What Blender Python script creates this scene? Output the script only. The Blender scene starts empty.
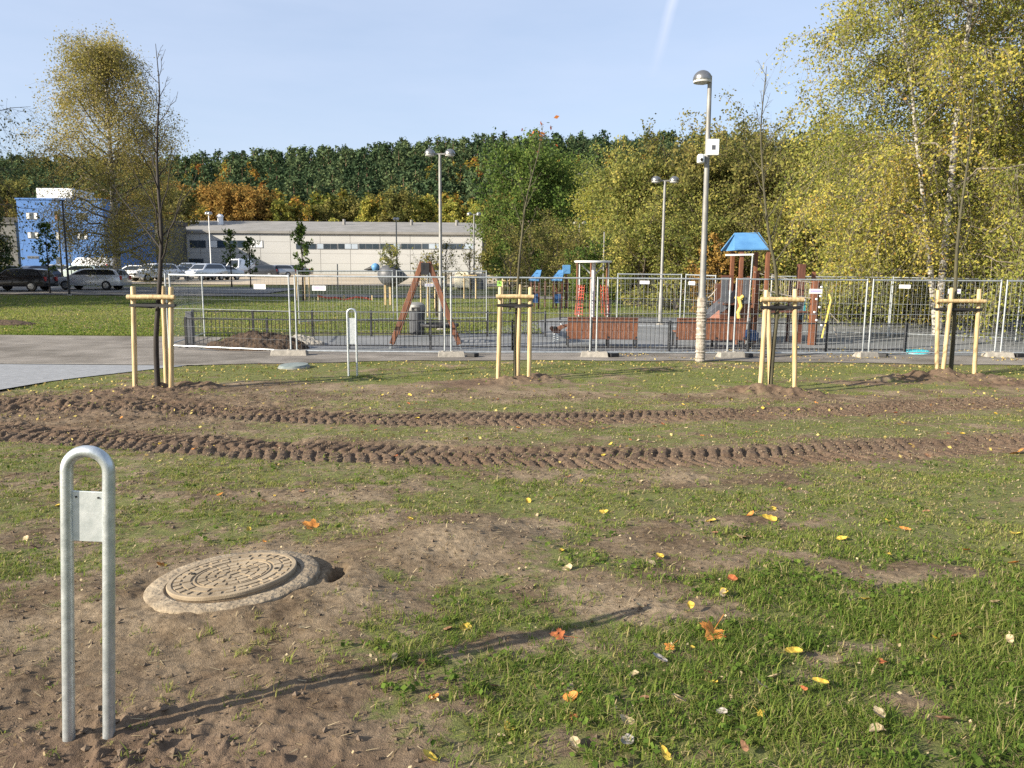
import bpy, math, random
import numpy as np
from mathutils import Vector, Matrix

PI = math.pi
R = math.radians
scene = bpy.context.scene
COL = scene.collection
random.seed(7)

# ------------------------------------------------------------------ camera
CAM_Z = 1.65
PITCH, ROLL, FPX = R(8.4), R(0.42), 770.0
cam_d = bpy.data.cameras.new("camera")
cam = bpy.data.objects.new("camera", cam_d)
COL.objects.link(cam)
cam_d.sensor_width = 36.0
cam_d.lens = FPX / 1024 * 36.0
cam_d.clip_start = 0.05
cam_d.clip_end = 6000
cam.matrix_world = (Matrix.Translation((0, 0, CAM_Z)) @ Matrix.Rotation(PI / 2 - PITCH, 4, 'X')
                    @ Matrix.Rotation(ROLL, 4, 'Z'))
scene.camera = cam
CM = cam.matrix_world.to_3x3()

# ------------------------------------------------------------------ terrain profile
_gy = np.array([-200, 0, 3, 13, 24, 50, 85, 120, 155, 300, 3000.])
_gz = np.array([0, 0, 0, -.5, -.5, 0.0, .5, .9, 1.5, 4, 4.])
_ty = np.linspace(-200, 3000, 16001)
_tz = np.interp(_ty, _gy, _gz)
_k = np.ones(15) / 15
_tz = np.convolve(np.pad(_tz, 7, mode='edge'), _k, 'valid')


def G(y):
    return np.interp(y, _ty, _tz)


def sstep(a, b, x):
    t = np.clip((x - a) / (b - a), 0, 1)
    return t * t * (3 - 2 * t)


def ray(px, py):
    d = CM @ Vector(((px - 512) / FPX, -(py - 384) / FPX, -1))
    return d


def unproj(px, py):
    d = ray(px, py)
    t = 0.5
    while t < 600:
        p = Vector((0, 0, CAM_Z)) + d * t
        if p.z <= float(G(p.y)):
            break
        t *= 1.004
    return p.x, p.y


def XZ(px, py, Y):
    """world x,z of an image point known to lie at depth Y"""
    d = ray(px, py)
    t = Y / d.y
    return d.x * t, CAM_Z + d.z * t


def PX(px, Y, py=290):
    return XZ(px, py, Y)[0]


# ------------------------------------------------------------------ noise
def _hash(ix, iy, seed):
    h = (ix.astype(np.int64) * 374761393 + iy.astype(np.int64) * 668265263 + seed * 1442695041) & 0xffffffff
    h = ((h ^ (h >> 13)) * 1274126177) & 0xffffffff
    h = (h ^ (h >> 16)) & 0xffffff
    return h / float(0xffffff)


def vnoise(x, y, seed=0):
    xi = np.floor(x); yi = np.floor(y)
    fx = x - xi; fy = y - yi
    fx = fx * fx * (3 - 2 * fx); fy = fy * fy * (3 - 2 * fy)
    a = _hash(xi, yi, seed); b = _hash(xi + 1, yi, seed)
    c = _hash(xi, yi + 1, seed); d = _hash(xi + 1, yi + 1, seed)
    return (a * (1 - fx) + b * fx) * (1 - fy) + (c * (1 - fx) + d * fx) * fy


def fbm(x, y, seed=0, octv=3):
    s = 0; a = .5; n = 0
    for i in range(octv):
        s = s + a * (vnoise(x, y, seed + i * 17) - .5); n += a
        x = x * 2.03 + 3.1; y = y * 2.03 + 1.7; a *= .5
    return s / n            # about -0.5..0.5


# ------------------------------------------------------------------ object helpers
def tag(o, label=None, cat=None, group=None, kind=None):
    if label: o['label'] = label
    if cat: o['category'] = cat
    if group: o['group'] = group
    if kind: o['kind'] = kind
    return o


def empty(name, loc, rz=0.0):
    o = bpy.data.objects.new(name, None)
    COL.objects.link(o)
    o.location = loc
    o.rotation_euler = (0, 0, rz)
    o.empty_display_size = .2
    return o


def link(name, me, parent=None):
    o = bpy.data.objects.new(name, me)
    COL.objects.link(o)
    if parent is not None:
        o.parent = parent
    return o


def copy_tree(o, parent=None):
    c = o.copy()
    COL.objects.link(c)
    c.parent = parent
    for ch in list(o.children):
        copy_tree(ch, c)
    return c


def np_mesh(name, V, F, mats, smooth=False, tint=None, tint_dom='FACE', fmat=None, attrs=None):
    """V (n,3), F (m,k) all faces with k corners"""
    V = np.asarray(V, dtype=np.float32); F = np.asarray(F, dtype=np.int32)
    me = bpy.data.meshes.new(name)
    m, k = F.shape
    me.vertices.add(len(V)); me.vertices.foreach_set('co', V.ravel())
    me.loops.add(m * k); me.loops.foreach_set('vertex_index', F.ravel())
    me.polygons.add(m); me.polygons.foreach_set('loop_start', np.arange(0, m * k, k, dtype=np.int32))
    if smooth:
        me.polygons.foreach_set('use_smooth', np.ones(m, dtype=bool))
    else:
        me.polygons.foreach_set('use_smooth', np.zeros(m, dtype=bool))
    for mt in (mats if isinstance(mats, (list, tuple)) else [mats]):
        me.materials.append(mt)
    if fmat is not None:
        me.polygons.foreach_set('material_index', np.asarray(fmat, dtype=np.int32))
    me.update(calc_edges=True)
    if tint is not None:
        a = me.attributes.new('tint', 'FLOAT', tint_dom)
        a.data.foreach_set('value', np.asarray(tint, dtype=np.float32))
    for an, av in (attrs or {}).items():
        a = me.attributes.new(an, 'FLOAT', 'POINT')
        a.data.foreach_set('value', np.asarray(av, dtype=np.float32))
    return me


class MB:
    """collects boxes, bars, tubes, lathes and prisms into ONE mesh"""
    def __init__(self):
        self.v = []; self.f = []

    def quadbox(self, pts):
        n = len(self.v); self.v += [tuple(p) for p in pts]
        for q in ((0, 3, 2, 1), (4, 5, 6, 7), (0, 1, 5, 4), (1, 2, 6, 5), (2, 3, 7, 6), (3, 0, 4, 7)):
            self.f.append(tuple(n + i for i in q))
        return self

    def box(self, x0, x1, y0, y1, z0, z1):
        return self.quadbox([(x0, y0, z0), (x1, y0, z0), (x1, y1, z0), (x0, y1, z0),
                             (x0, y0, z1), (x1, y0, z1), (x1, y1, z1), (x0, y1, z1)])

    def bar(self, a, b, w, h, up=(0, 0, 1)):
        a = Vector(a); b = Vector(b); d = (b - a).normalized()
        u = Vector(up)
        if abs(d.dot(u)) > .98: u = Vector((0, 1, 0))
        s = d.cross(u).normalized(); t = s.cross(d).normalized()
        pts = []
        for p in (a, b):
            for i, j in ((-1, -1), (1, -1), (1, 1), (-1, 1)):
                pts.append(p + s * (w / 2 * i) + t * (h / 2 * j))
        return self.quadbox(pts)

    def tube(self, path, r, n=8, cap=True):
        P = [Vector(p) for p in path]
        rr = r if isinstance(r, (list, tuple)) else [r] * len(P)
        base = len(self.v)
        prev = None
        for i, p in enumerate(P):
            d = (P[min(i + 1, len(P) - 1)] - P[max(i - 1, 0)]).normalized()
            if prev is None:
                u = Vector((0, 0, 1)) if abs(d.z) < .9 else Vector((0, 1, 0))
                s = d.cross(u).normalized()
            else:
                s = (prev - d * prev.dot(d)).normalized()
            prev = s
            t = d.cross(s)
            for k in range(n):
                a = 2 * PI * k / n
                self.v.append(tuple(p + (s * math.cos(a) + t * math.sin(a)) * rr[i]))
        for i in range(len(P) - 1):
            for k in range(n):
                a = base + i * n + k; b = base + i * n + (k + 1) % n
                self.f.append((a, b, b + n, a + n))
        if cap:
            self.f.append(tuple(base + k for k in reversed(range(n))))
            e = base + (len(P) - 1) * n
            self.f.append(tuple(e + k for k in range(n)))
        return self

    def lathe(self, prof, n=20, c=(0, 0, 0), axis='z', close=True):
        """prof: list of (r, h)"""
        base = len(self.v)
        for r, h in prof:
            for k in range(n):
                a = 2 * PI * k / n
                q = (r * math.cos(a), r * math.sin(a), h)
                if axis == 'y': q = (q[0], q[2], q[1])
                if axis == 'x': q = (q[2], q[0], q[1])
                self.v.append((c[0] + q[0], c[1] + q[1], c[2] + q[2]))
        for i in range(len(prof) - 1):
            for k in range(n):
                a = base + i * n + k; b = base + i * n + (k + 1) % n
                self.f.append((a, b, b + n, a + n))
        if close:
            self.f.append(tuple(base + k for k in reversed(range(n))))
            e = base + (len(prof) - 1) * n
            self.f.append(tuple(e + k for k in range(n)))
        return self

    def prism(self, poly, y0, y1, ax='y'):
        """poly of (x,z) extruded along y (or (y,z) along x, or (x,y) along z)"""
        n = len(self.v); m = len(poly)
        for yy in (y0, y1):
            for a, b in poly:
                self.v.append({'y': (a, yy, b), 'x': (yy, a, b), 'z': (a, b, yy)}[ax])
        self.f.append(tuple(n + i for i in range(m)))
        self.f.append(tuple(n + m + i for i in reversed(range(m))))
        for i in range(m):
            j = (i + 1) % m
            self.f.append((n + i, n + j, n + m + j, n + m + i))
        return self

    def quad(self, a, b, c, d):
        n = len(self.v); self.v += [tuple(a), tuple(b), tuple(c), tuple(d)]
        self.f.append((n, n + 1, n + 2, n + 3)); return self

    def build(self, name, mat, parent=None, smooth=False, bevel=0):
        me = bpy.data.meshes.new(name)
        me.from_pydata(self.v, [], self.f)
        for mt in (mat if isinstance(mat, (list, tuple)) else [mat]):
            me.materials.append(mt)
        import bmesh
        bm = bmesh.new(); bm.from_mesh(me)
        bmesh.ops.recalc_face_normals(bm, faces=bm.faces)
        if bevel:
            bmesh.ops.bevel(bm, geom=[e for e in bm.edges if len(e.link_faces) == 2 and e.calc_face_angle(0) > .5],
                            offset=bevel, segments=2, affect='EDGES', profile=.5)
        if smooth:
            for f in bm.faces: f.smooth = True
            for e in bm.edges:
                if len(e.link_faces) == 2 and e.calc_face_angle(0) > R(38): e.smooth = False
        bm.to_mesh(me); bm.free()
        return link(name, me, parent)


# ------------------------------------------------------------------ materials
def _new(name):
    m = bpy.data.materials.new(name); m.use_nodes = True
    nt = m.node_tree; nt.nodes.clear()
    out = nt.nodes.new('ShaderNodeOutputMaterial')
    return m, nt, out


def _ramp(nt, stops):
    r = nt.nodes.new('ShaderNodeValToRGB')
    e = r.color_ramp.elements
    while len(e) < len(stops): e.new(.5)
    for i, (p, c) in enumerate(stops):
        e[i].position = p; e[i].color = (c[0], c[1], c[2], 1)
    return r


def pm(name, c, rough=.6, metal=0., var=.15, scale=6., bump=0., bscale=None, c2=None, spec=.5, coat=0.):
    """principled material whose colour wanders between c and c2"""
    m, nt, out = _new(name)
    b = nt.nodes.new('ShaderNodeBsdfPrincipled')
    nt.links.new(b.outputs[0], out.inputs[0])
    tc = nt.nodes.new('ShaderNodeTexCoord')
    n = nt.nodes.new('ShaderNodeTexNoise'); n.inputs['Scale'].default_value = scale; n.inputs['Detail'].default_value = 5
    nt.links.new(tc.outputs['Object'], n.inputs['Vector'])
    if c2 is None:
        c2 = tuple(min(1, x * (1 + var)) for x in c); c = tuple(x * (1 - var) for x in c)
    r = _ramp(nt, [(.32, c), (.68, c2)])
    nt.links.new(n.outputs['Fac'], r.inputs[0]); nt.links.new(r.outputs[0], b.inputs['Base Color'])
    b.inputs['Roughness'].default_value = rough; b.inputs['Metallic'].default_value = metal
    b.inputs['Specular IOR Level'].default_value = spec
    b.inputs['Coat Weight'].default_value = coat
    if bump:
        n2 = nt.nodes.new('ShaderNodeTexNoise'); n2.inputs['Scale'].default_value = bscale or scale * 4
        n2.inputs['Detail'].default_value = 4
        nt.links.new(tc.outputs['Object'], n2.inputs['Vector'])
        bp = nt.nodes.new('ShaderNodeBump'); bp.inputs['Strength'].default_value = bump
        bp.inputs['Distance'].default_value = .02
        nt.links.new(n2.outputs['Fac'], bp.inputs['Height']); nt.links.new(bp.outputs[0], b.inputs['Normal'])
    return m


def leafmat(name, stops, trans=.35, rough=.7):
    m, nt, out = _new(name)
    at = nt.nodes.new('ShaderNodeAttribute'); at.attribute_name = 'tint'
    r = _ramp(nt, stops)
    nt.links.new(at.outputs['Fac'], r.inputs[0])
    d = nt.nodes.new('ShaderNodeBsdfDiffuse'); t = nt.nodes.new('ShaderNodeBsdfTranslucent')
    mx = nt.nodes.new('ShaderNodeMixShader'); mx.inputs[0].default_value = trans
    nt.links.new(r.outputs[0], d.inputs[0]); nt.links.new(r.outputs[0], t.inputs[0])
    nt.links.new(d.outputs[0], mx.inputs[1]); nt.links.new(t.outputs[0], mx.inputs[2])
    nt.links.new(mx.outputs[0], out.inputs[0])
    return m


def woodmat(name, c1, c2, axis_scale=(30, 30, 2.5), rough=.65):
    m, nt, out = _new(name)
    b = nt.nodes.new('ShaderNodeBsdfPrincipled'); nt.links.new(b.outputs[0], out.inputs[0])
    tc = nt.nodes.new('ShaderNodeTexCoord'); mp = nt.nodes.new('ShaderNodeMapping')
    mp.inputs['Scale'].default_value = axis_scale
    nt.links.new(tc.outputs['Object'], mp.inputs[0])
    n = nt.nodes.new('ShaderNodeTexNoise'); n.inputs['Scale'].default_value = 1; n.inputs['Detail'].default_value = 6
    nt.links.new(mp.outputs[0], n.inputs['Vector'])
    r = _ramp(nt, [(.3, c1), (.7, c2)])
    nt.links.new(n.outputs['Fac'], r.inputs[0]); nt.links.new(r.outputs[0], b.inputs['Base Color'])
    b.inputs['Roughness'].default_value = rough
    bp = nt.nodes.new('ShaderNodeBump'); bp.inputs['Strength'].default_value = .3; bp.inputs['Distance'].default_value = .01
    nt.links.new(n.outputs['Fac'], bp.inputs['Height']); nt.links.new(bp.outputs[0], b.inputs['Normal'])
    return m


def barkmat(name, base, dark, white=False):
    m, nt, out = _new(name)
    b = nt.nodes.new('ShaderNodeBsdfPrincipled'); nt.links.new(b.outputs[0], out.inputs[0])
    tc = nt.nodes.new('ShaderNodeTexCoord'); mp = nt.nodes.new('ShaderNodeMapping')
    mp.inputs['Scale'].default_value = (3, 3, 14) if white else (14, 14, 2)
    nt.links.new(tc.outputs['Object'], mp.inputs[0])
    n = nt.nodes.new('ShaderNodeTexNoise'); n.inputs['Scale'].default_value = 1 if not white else .8
    n.inputs['Detail'].default_value = 6
    nt.links.new(mp.outputs[0], n.inputs['Vector'])
    r = _ramp(nt, [(.40 if white else .3, dark), (.52 if white else .7, base)])
    nt.links.new(n.outputs['Fac'], r.inputs[0]); nt.links.new(r.outputs[0], b.inputs['Base Color'])
    b.inputs['Roughness'].default_value = .85
    bp = nt.nodes.new('ShaderNodeBump'); bp.inputs['Strength'].default_value = .5; bp.inputs['Distance'].default_value = .03
    nt.links.new(n.outputs['Fac'], bp.inputs['Height']); nt.links.new(bp.outputs[0], b.inputs['Normal'])
    return m


M = {}
M['galv'] = pm('galvanised steel', (.42, .46, .47), .42, .75, c2=(.62, .66, .67), scale=28, bump=.05)
M['galvplate'] = pm('galvanised plate', (.50, .54, .54), .45, .55, c2=(.68, .71, .71), scale=22, bump=.03)
M['fence_steel'] = pm('zinc fence tube', (.34, .37, .38), .45, .6, c2=(.50, .53, .54), scale=9)
M['wire'] = pm('zinc wire', (.22, .24, .25), .5, .5, c2=(.34, .36, .37), scale=9)
M['pole'] = pm('aged grey pole', (.17, .17, .16), .6, .3, c2=(.26, .26, .245), scale=3)
M['dome'] = pm('lamp dome metal', (.22, .22, .21), .32, .85, c2=(.34, .33, .31), scale=5)
M['opal'] = pm('lamp opal glass', (.5, .5, .48), .3, var=.05)
M['wrap'] = pm('jute wrap', (.20, .17, .135), .95, c2=(.42, .38, .32), scale=14, bump=.6)
M['white'] = pm('white plastic', (.72, .73, .72), .45, var=.05)
M['black'] = pm('black rubber', (.012, .012, .013), .6, var=.3)
M['blacksteel'] = pm('black painted steel', (.018, .018, .02), .45, var=.2)
M['stake'] = woodmat('peeled pine stake', (.30, .20, .085), (.60, .47, .26), (26, 26, 2.2))
M['larch'] = woodmat('stained timber', (.10, .040, .020), (.22, .085, .040), (18, 18, 3))
M['benchwood'] = woodmat('red brown bench slats', (.13, .050, .025), (.26, .105, .052), (14, 14, 4))
M['darkwood'] = woodmat('dark timber', (.07, .028, .016), (.13, .05, .03), (18, 18, 3))
M['concrete'] = pm('concrete', (.22, .205, .175), .9, c2=(.34, .315, .27), scale=12, bump=.3)
M['blueroof'] = pm('blue plastic roof', (.06, .18, .37), .55, c2=(.09, .24, .44), scale=3)
M['greypanel'] = pm('grey panel', (.07, .075, .085), .5, var=.15)
M['slide'] = pm('dark slide side', (.09, .095, .11), .4, var=.15)
M['redrope'] = pm('red rope', (.42, .07, .04), .7, var=.2, scale=20)
M['yellow'] = pm('yellow plastic', (.62, .48, .10), .45, var=.1)
M['teal'] = pm('teal panel', (.03, .22, .26), .45, var=.1)
M['turq'] = pm('turquoise lid', (.05, .48, .55), .4, var=.1)
M['navy'] = pm('navy plastic', (.02, .06, .16), .4, var=.2)
M['pink'] = pm('faded terracotta board', (.42, .2, .14), .6, var=.12)
M['sign'] = pm('sign face', (.70, .71, .72), .5, var=.04)
M['signlilac'] = pm('lilac print', (.42, .38, .62), .5, var=.1)
M['green'] = pm('green sign', (.28, .55, .10), .5, var=.08)
M['soilheap'] = pm('heap soil', (.022, .014, .009), .98, c2=(.08, .052, .032), scale=6, bump=1.0, bscale=18)
M['clod'] = pm('soil clod', (.075, .052, .034), .98, c2=(.17, .125, .085), scale=25, bump=.6)
M['redtape'] = pm('red tape', (.55, .10, .06), .6, var=.1)
M['trunkdark'] = barkmat('young bark', (.035, .028, .022), (.015, .012, .01))
M['limb'] = barkmat('birch limb bark', (.24, .21, .17), (.10, .08, .06))
M['trunkgreen'] = barkmat('olive bark', (.085, .078, .042), (.04, .036, .02))
M['bark'] = barkmat('grey brown bark', (.15, .12, .09), (.06, .045, .035))
M['birchbark'] = barkmat('birch bark', (.38, .36, .32), (.045, .038, .032), True)
M['pinebark'] = barkmat('pine bark', (.22, .12, .07), (.10, .06, .04))
# ------------------------------------------------------------------ ground
_ep = [(-60, 392 + 12), (0, 388), (50, 382), (100, 376), (150, 370), (185, 366.5), (230, 365), (300, 363.5), (400, 361.5), (520, 361),
       (700, 361.5), (860, 363.5), (1024, 366), (1090, 367)]
_ew = [unproj(a, b) for a, b in _ep]
_ex = np.array([-22, -14.5] + [p[0] for p in _ew] + [20, 60.])
_ey = np.array([-6, 5.5] + [p[1] for p in _ew] + [17.5, 17.0])


def y_edge(x):
    """near edge of the path"""
    return np.interp(x, _ex, _ey) + .06 * np.sin(np.asarray(x) * 1.7) + .03 * np.sin(np.asarray(x) * 5.1)


def hill(x, y):
    r = np.interp(x, [-400, -219, -120, -60, 0, 90, 180, 300], [22, 26, 26, 31, 36, 37, 30, 20])
    return r * sstep(158, 335, y) * (1 - .35 * sstep(360, 560, y))


# mounds and hollows:   (px, py) of centre, radii in metres, height, amount of bare soil
MOUNDS = []


def mound(px, py, rx, ry, h, soil=1.0):
    x, y = unproj(px, py); MOUNDS.append((x, y, rx, ry, h, soil))


STAKE_SPOTS = [(155, 391), (514, 381), (778, 394), (957, 378)]
mound(160, 391, 1.0, .5, .06); mound(195, 388, .45, .3, .09); mound(130, 396, 1.3, .6, .03)
mound(516, 382, .85, .45, .055); mound(470, 385, .9, .5, .02); mound(540, 380, .45, .3, .06)
mound(780, 395, .7, .35, .07); mound(745, 393, .5, .35, .07); mound(800, 398, .6, .4, .04)
mound(925, 379, .8, .4, .12); mound(975, 381, .9, .5, .09); mound(870, 384, .7, .35, .03); mound(1010, 386, 1.0, .5, .04)
mound(455, 545, .5, .34, .115, 1.0); mound(385, 560, .32, .28, .06, .9)
mound(236, 586, .75, .62, .03, 1.0)
BARE = [  # px, py, rx px-ish in metres, ry, strength
    (120, 660, 1.1, .75, 1.0), (40, 720, 1.0, .7, .9), (240, 690, .65, .55, .9), (330, 600, .55, .45, .95),
    (470, 530, .7, .35, .9), (400, 520, .7, .3, .6), (560, 590, .38, .28, .7), (20, 600, .7, .4, .5),
    (330, 760, .5, .3, .7), (430, 560, .6, .4, .9), (620, 605, .5, .25, .7), (540, 640, .35, .15, .5),
    (270, 388, 2.0, .8, .8), (340, 398, 2.0, .6, .5), (470, 394, 2.6, .8, .65), (590, 386, 1.4, .5, .4),
    (690, 397, 1.4, .5, .7), (840, 400, 1.6, .6, .85), (900, 398, 1.2, .5, .5), (970, 392, 2.0, .5, .6), (60, 420, 2.6, 1.1, 1.0), (130, 412, 2.0, 1.2, .9),
    (760, 520, .6, .25, .4), (900, 570, .5, .2, .35), (700, 560, .6, .25, .4), (640, 540, .6, .25, .35), (40, 400, 2.0, .8, .7), (880, 640, .3, .12, .5), (905, 700, .3, .12, .6),
    (100, 480, 1.4, .5, .4), (300, 490, 1.2, .5, .35), (650, 480, 1.8, .35, .4), (60, 530, 1.0, .4, .3),
    (570, 745, .25, .15, .5), (450, 700, .3, .2, .4)]
BARE = [(*unproj(a, b), c, d, e) for a, b, c, d, e in BARE]
# wheel tracks: centre line through image points, half width, lug pitch
TR1 = [(-60, 428, ), (0, 431), (80, 436), (160, 443), (250, 449), (400, 456), (560, 458), (760, 456), (900, 450), (1024, 443), (1090, 440)]
TR2 = [(-60, 402), (0, 405), (80, 408), (160, 407), (230, 412), (320, 418), (420, 420), (560, 420), (700, 415), (820, 411), (920, 407), (1024, 402), (1090, 400)]
TR1 = np.array([unproj(*p[:2]) for p in TR1]); TR2 = np.array([unproj(*p) for p in TR2])
MAN_X, MAN_Y = unproj(235, 588)
PIT_X, PIT_Y = unproj(337, 583)


def track(x, y, T, hw, pitch, seed):
    c = np.interp(x, T[:, 0], T[:, 1])
    wob = .05 * np.sin(x * .9 + seed)
    u = (y - c - wob) / hw
    inside = 1 - sstep(.82, 1.06, np.abs(u + .25 * (vnoise(x * 4, y * 4, seed) - .5)))
    # two rows of slanting lugs
    row = u > .12
    ph = x / pitch + np.where(row, -.95 * (u - .12), .95 * (u - .12)) + np.where(row, 0, .37) + .22 * (vnoise(x * 3, y * 3, seed + 3) - .5)
    tri = np.abs((ph % 1.0) - .5) * 2
    lug = sstep(.20, .38, tri) * sstep(1.02, .9, np.abs(u)) * sstep(.0, .12, np.abs(u - .12))
    lug = lug * (.55 + .7 * vnoise(x * 5, y * 5, seed + 21)) * sstep(.12, .3, vnoise(x * 2.3, y * 4, seed + 33))
    h = -.030 + .036 * lug + .026 * fbm(x * 14, y * 14, seed + 9, 4)
    ridge = .028 * np.exp(-((np.abs(u) - 1.08) / .16) ** 2) * (.4 + 1.2 * vnoise(x * 2.5, y * 2.5, seed + 5))
    return h, inside, ridge


def ground(x, y):
    """height and bare-soil mask, arrays"""
    x = np.asarray(x, dtype=float); y = np.asarray(y, dtype=float)
    g = G(y) + hill(x, y)
    near = sstep(.05, .9, y_edge(x) - y)
    soil = np.zeros_like(x)
    for (cx, cy, rx, ry, s) in BARE:
        d = ((x - cx) / rx) ** 2 + ((y - cy) / ry) ** 2
        soil = np.maximum(soil, s * np.exp(-d ** 1.5 * .9))
    mh = np.zeros_like(x)
    for (cx, cy, rx, ry, h, s) in MOUNDS:
        d = ((x - cx) / rx) ** 2 + ((y - cy) / ry) ** 2
        e = np.exp(-d * 1.1)
        mh = mh + h * e
        soil = np.maximum(soil, s * np.exp(-(d * .9) ** 1.5))
    lumps = sstep(.012, .06, mh * (y > 9))
    mh = mh * (1 + 1.5 * fbm(x * 3.5, y * 3.5, 71, 3) * (y > 9))
    n1 = fbm(x * 1.1, y * 1.3, 5, 4); n2 = fbm(x * 4.5, y * 5, 9, 3)
    soil = np.clip(soil * (1.05 + .9 * n1 + .7 * n2) + np.clip(1.3 * fbm(x * .9 + 7, y * 1.9, 77, 4) + 1.0 * n2 + .08 + .10 * sstep(9, 5, y), 0, .62), 0, 1)
    # right and lower right is greener
    soil = soil * (1 - .45 * sstep(.3, 1.6, x - .25 * (y - 3)) * sstep(7, 5, y) * (soil < .6))
    f = fbm(x * 7, y * 7, 31, 3)
    z = g + near * (.05 * n1 * sstep(.8, 2, y) + .022 * n2 + .016 * f * (.35 + soil))
    fine = sstep(16, 10, y)
    z = z + near * fine * soil * (.40 + .9 * np.exp(-(((x + 1.45) / .9) ** 2 + ((y - 2.3) / .45) ** 2)) + .5 * (y > 6)) * (.012 * fbm(x * 26, y * 26, 41, 4) + .05 * np.clip(vnoise(x * 17, y * 17, 91) - .66, 0, 1) + .05 * np.clip(vnoise(x * 31, y * 31, 93) - .7, 0, 1) * sstep(.35, .9, soil))
    z = z + mh * near + near * lumps * (.13 * fbm(x * 7, y * 7, 51, 4) + .07 * np.clip(vnoise(x * 12, y * 12, 53) - .5, 0, 1))
    for T, hw, p, s in ((TR1, .54, .14, 3), (TR2, .60, .135, 8)):
        h, ins, ridge = track(x, y, T, hw, p, s)
        # on the left the two tracks run into churned mud
        z = z + near * ((h * 1.0) * ins + ridge * (.3 + ins))
        soil = np.maximum(soil, np.clip(ins * 1.2 + ridge * 14 - .1, 0, 1))
        cc = np.interp(x, T[:, 0], T[:, 1])
        soil = np.maximum(soil, np.exp(-((y - cc) / (hw * 2.1)) ** 2) * (.55 + .9 * n1 + .5 * n2))
    mud = np.exp(-(((x + 6.4) / 3.2) ** 2 + ((y - 11.4) / 1.3) ** 2))
    z = z + near * mud * (.14 * fbm(x * 2.6, y * 4.5, 61, 4) + .13 * fbm(x * 9, y * 9, 63, 4))
    soil = np.maximum(soil, np.clip(mud * 1.5, 0, .95))
    # flatten under the manhole, dig the little pit beside it
    dm = np.hypot(x - MAN_X, y - MAN_Y)
    k = sstep(.66, .47, dm)
    z = z * (1 - k) + k * (G(y) + .034 + sstep(.30, .42, dm) * (.045 * fbm(x * 7, y * 7, 811, 3) + .012 * fbm(x * 30, y * 30, 815, 2)) + .055 * (x - MAN_X) - .03 * (y - MAN_Y))
    z = z + near * .045 * np.exp(-(((x - MAN_X - .62) / .3) ** 2 + ((y - MAN_Y + .05) / .5) ** 2)) * (1 - k)
    dp = ((x - PIT_X) / .038) ** 2 + ((y - PIT_Y) / .11) ** 2
    z = z - .12 * np.exp(-dp ** 2)
    return z, soil


def GH(x, y):
    return float(ground(np.array([x]), np.array([y]))[0][0])


rows = list(-np.geomspace(60, 1.0, 24)) + [0.0, .6]
yy = 1.0
while yy < 12.6:
    rows.append(yy); yy += .0055 + .0019 * yy
while yy < 17:
    rows.append(yy); yy += .035
while yy < 22:
    rows.append(yy); yy += .15
while yy < 1500:
    rows.append(yy); yy *= 1.022
rows = np.array(rows)
NC = 900
u = np.linspace(-1, 1, NC)
ext = np.geomspace(1.05, 60, 14)
W = np.where(rows > 0, 2.2 + .84 * rows, 2.2 - .3 * rows)
Xc = u[None, :] * W[:, None]
side = W[:, None] + (ext[None, :] - 1) * np.maximum(12, W[:, None] * .2)
X = np.concatenate([-side[:, ::-1], Xc, side], axis=1)
Yg = np.repeat(rows[:, None], X.shape[1], axis=1)
Z, S = ground(X.ravel(), Yg.ravel())
nr, nc = X.shape
V = np.stack([X.ravel(), Yg.ravel(), Z], axis=1)
ii = np.arange(nr * nc).reshape(nr, nc)
F = np.stack([ii[:-1, :-1].ravel(), ii[:-1, 1:].ravel(), ii[1:, 1:].ravel(), ii[1:, :-1].ravel()], axis=1)

m, nt, out = _new('ground soil and turf')
b = nt.nodes.new('ShaderNodeBsdfPrincipled'); nt.links.new(b.outputs[0], out.inputs[0])
b.inputs['Roughness'].default_value = .95; b.inputs['Specular IOR Level'].default_value = .15
tc = nt.nodes.new('ShaderNodeTexCoord')


def noise(scale, det=5, vec=None, rough=.55):
    n = nt.nodes.new('ShaderNodeTexNoise'); n.inputs['Scale'].default_value = scale
    n.inputs['Detail'].default_value = det; n.inputs['Roughness'].default_value = rough
    nt.links.new(vec or tc.outputs['Object'], n.inputs['Vector'])
    return n.outputs['Fac']


def mix(f, a, b_, mode='MIX'):
    x_ = nt.nodes.new('ShaderNodeMix'); x_.data_type = 'RGBA'; x_.blend_type = mode
    for sck, v in ((x_.inputs[0], f), (x_.inputs[6], a), (x_.inputs[7], b_)):
        if hasattr(v, 'links'): nt.links.new(v, sck)
        elif isinstance(v, tuple): sck.default_value = (*v, 1)
        else: sck.default_value = v
    return x_.outputs[2]


def math_(op, a, b_=None, c_=None, clamp=False):
    x_ = nt.nodes.new('ShaderNodeMath'); x_.operation = op; x_.use_clamp = clamp
    for i, v in enumerate((a, b_, c_)):
        if v is None: continue
        if hasattr(v, 'links'): nt.links.new(v, x_.inputs[i])
        else: x_.inputs[i].default_value = v
    return x_.outputs[0]


def ramp(fac, stops):
    r = _ramp(nt, stops); nt.links.new(fac, r.inputs[0]); return r.outputs[0]


at = nt.nodes.new('ShaderNodeAttribute'); at.attribute_name = 'soil'
soilc = mix(ramp(noise(1.5, 7, rough=.62), [(.40, (0, 0, 0)), (.60, (1, 1, 1))]), ramp(noise(24, 6), [(.3, (.070, .049, .030)), (.7, (.165, .120, .075))]),
            ramp(noise(30, 6), [(.3, (.145, .110, .070)), (.72, (.31, .24, .16))]))
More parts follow.
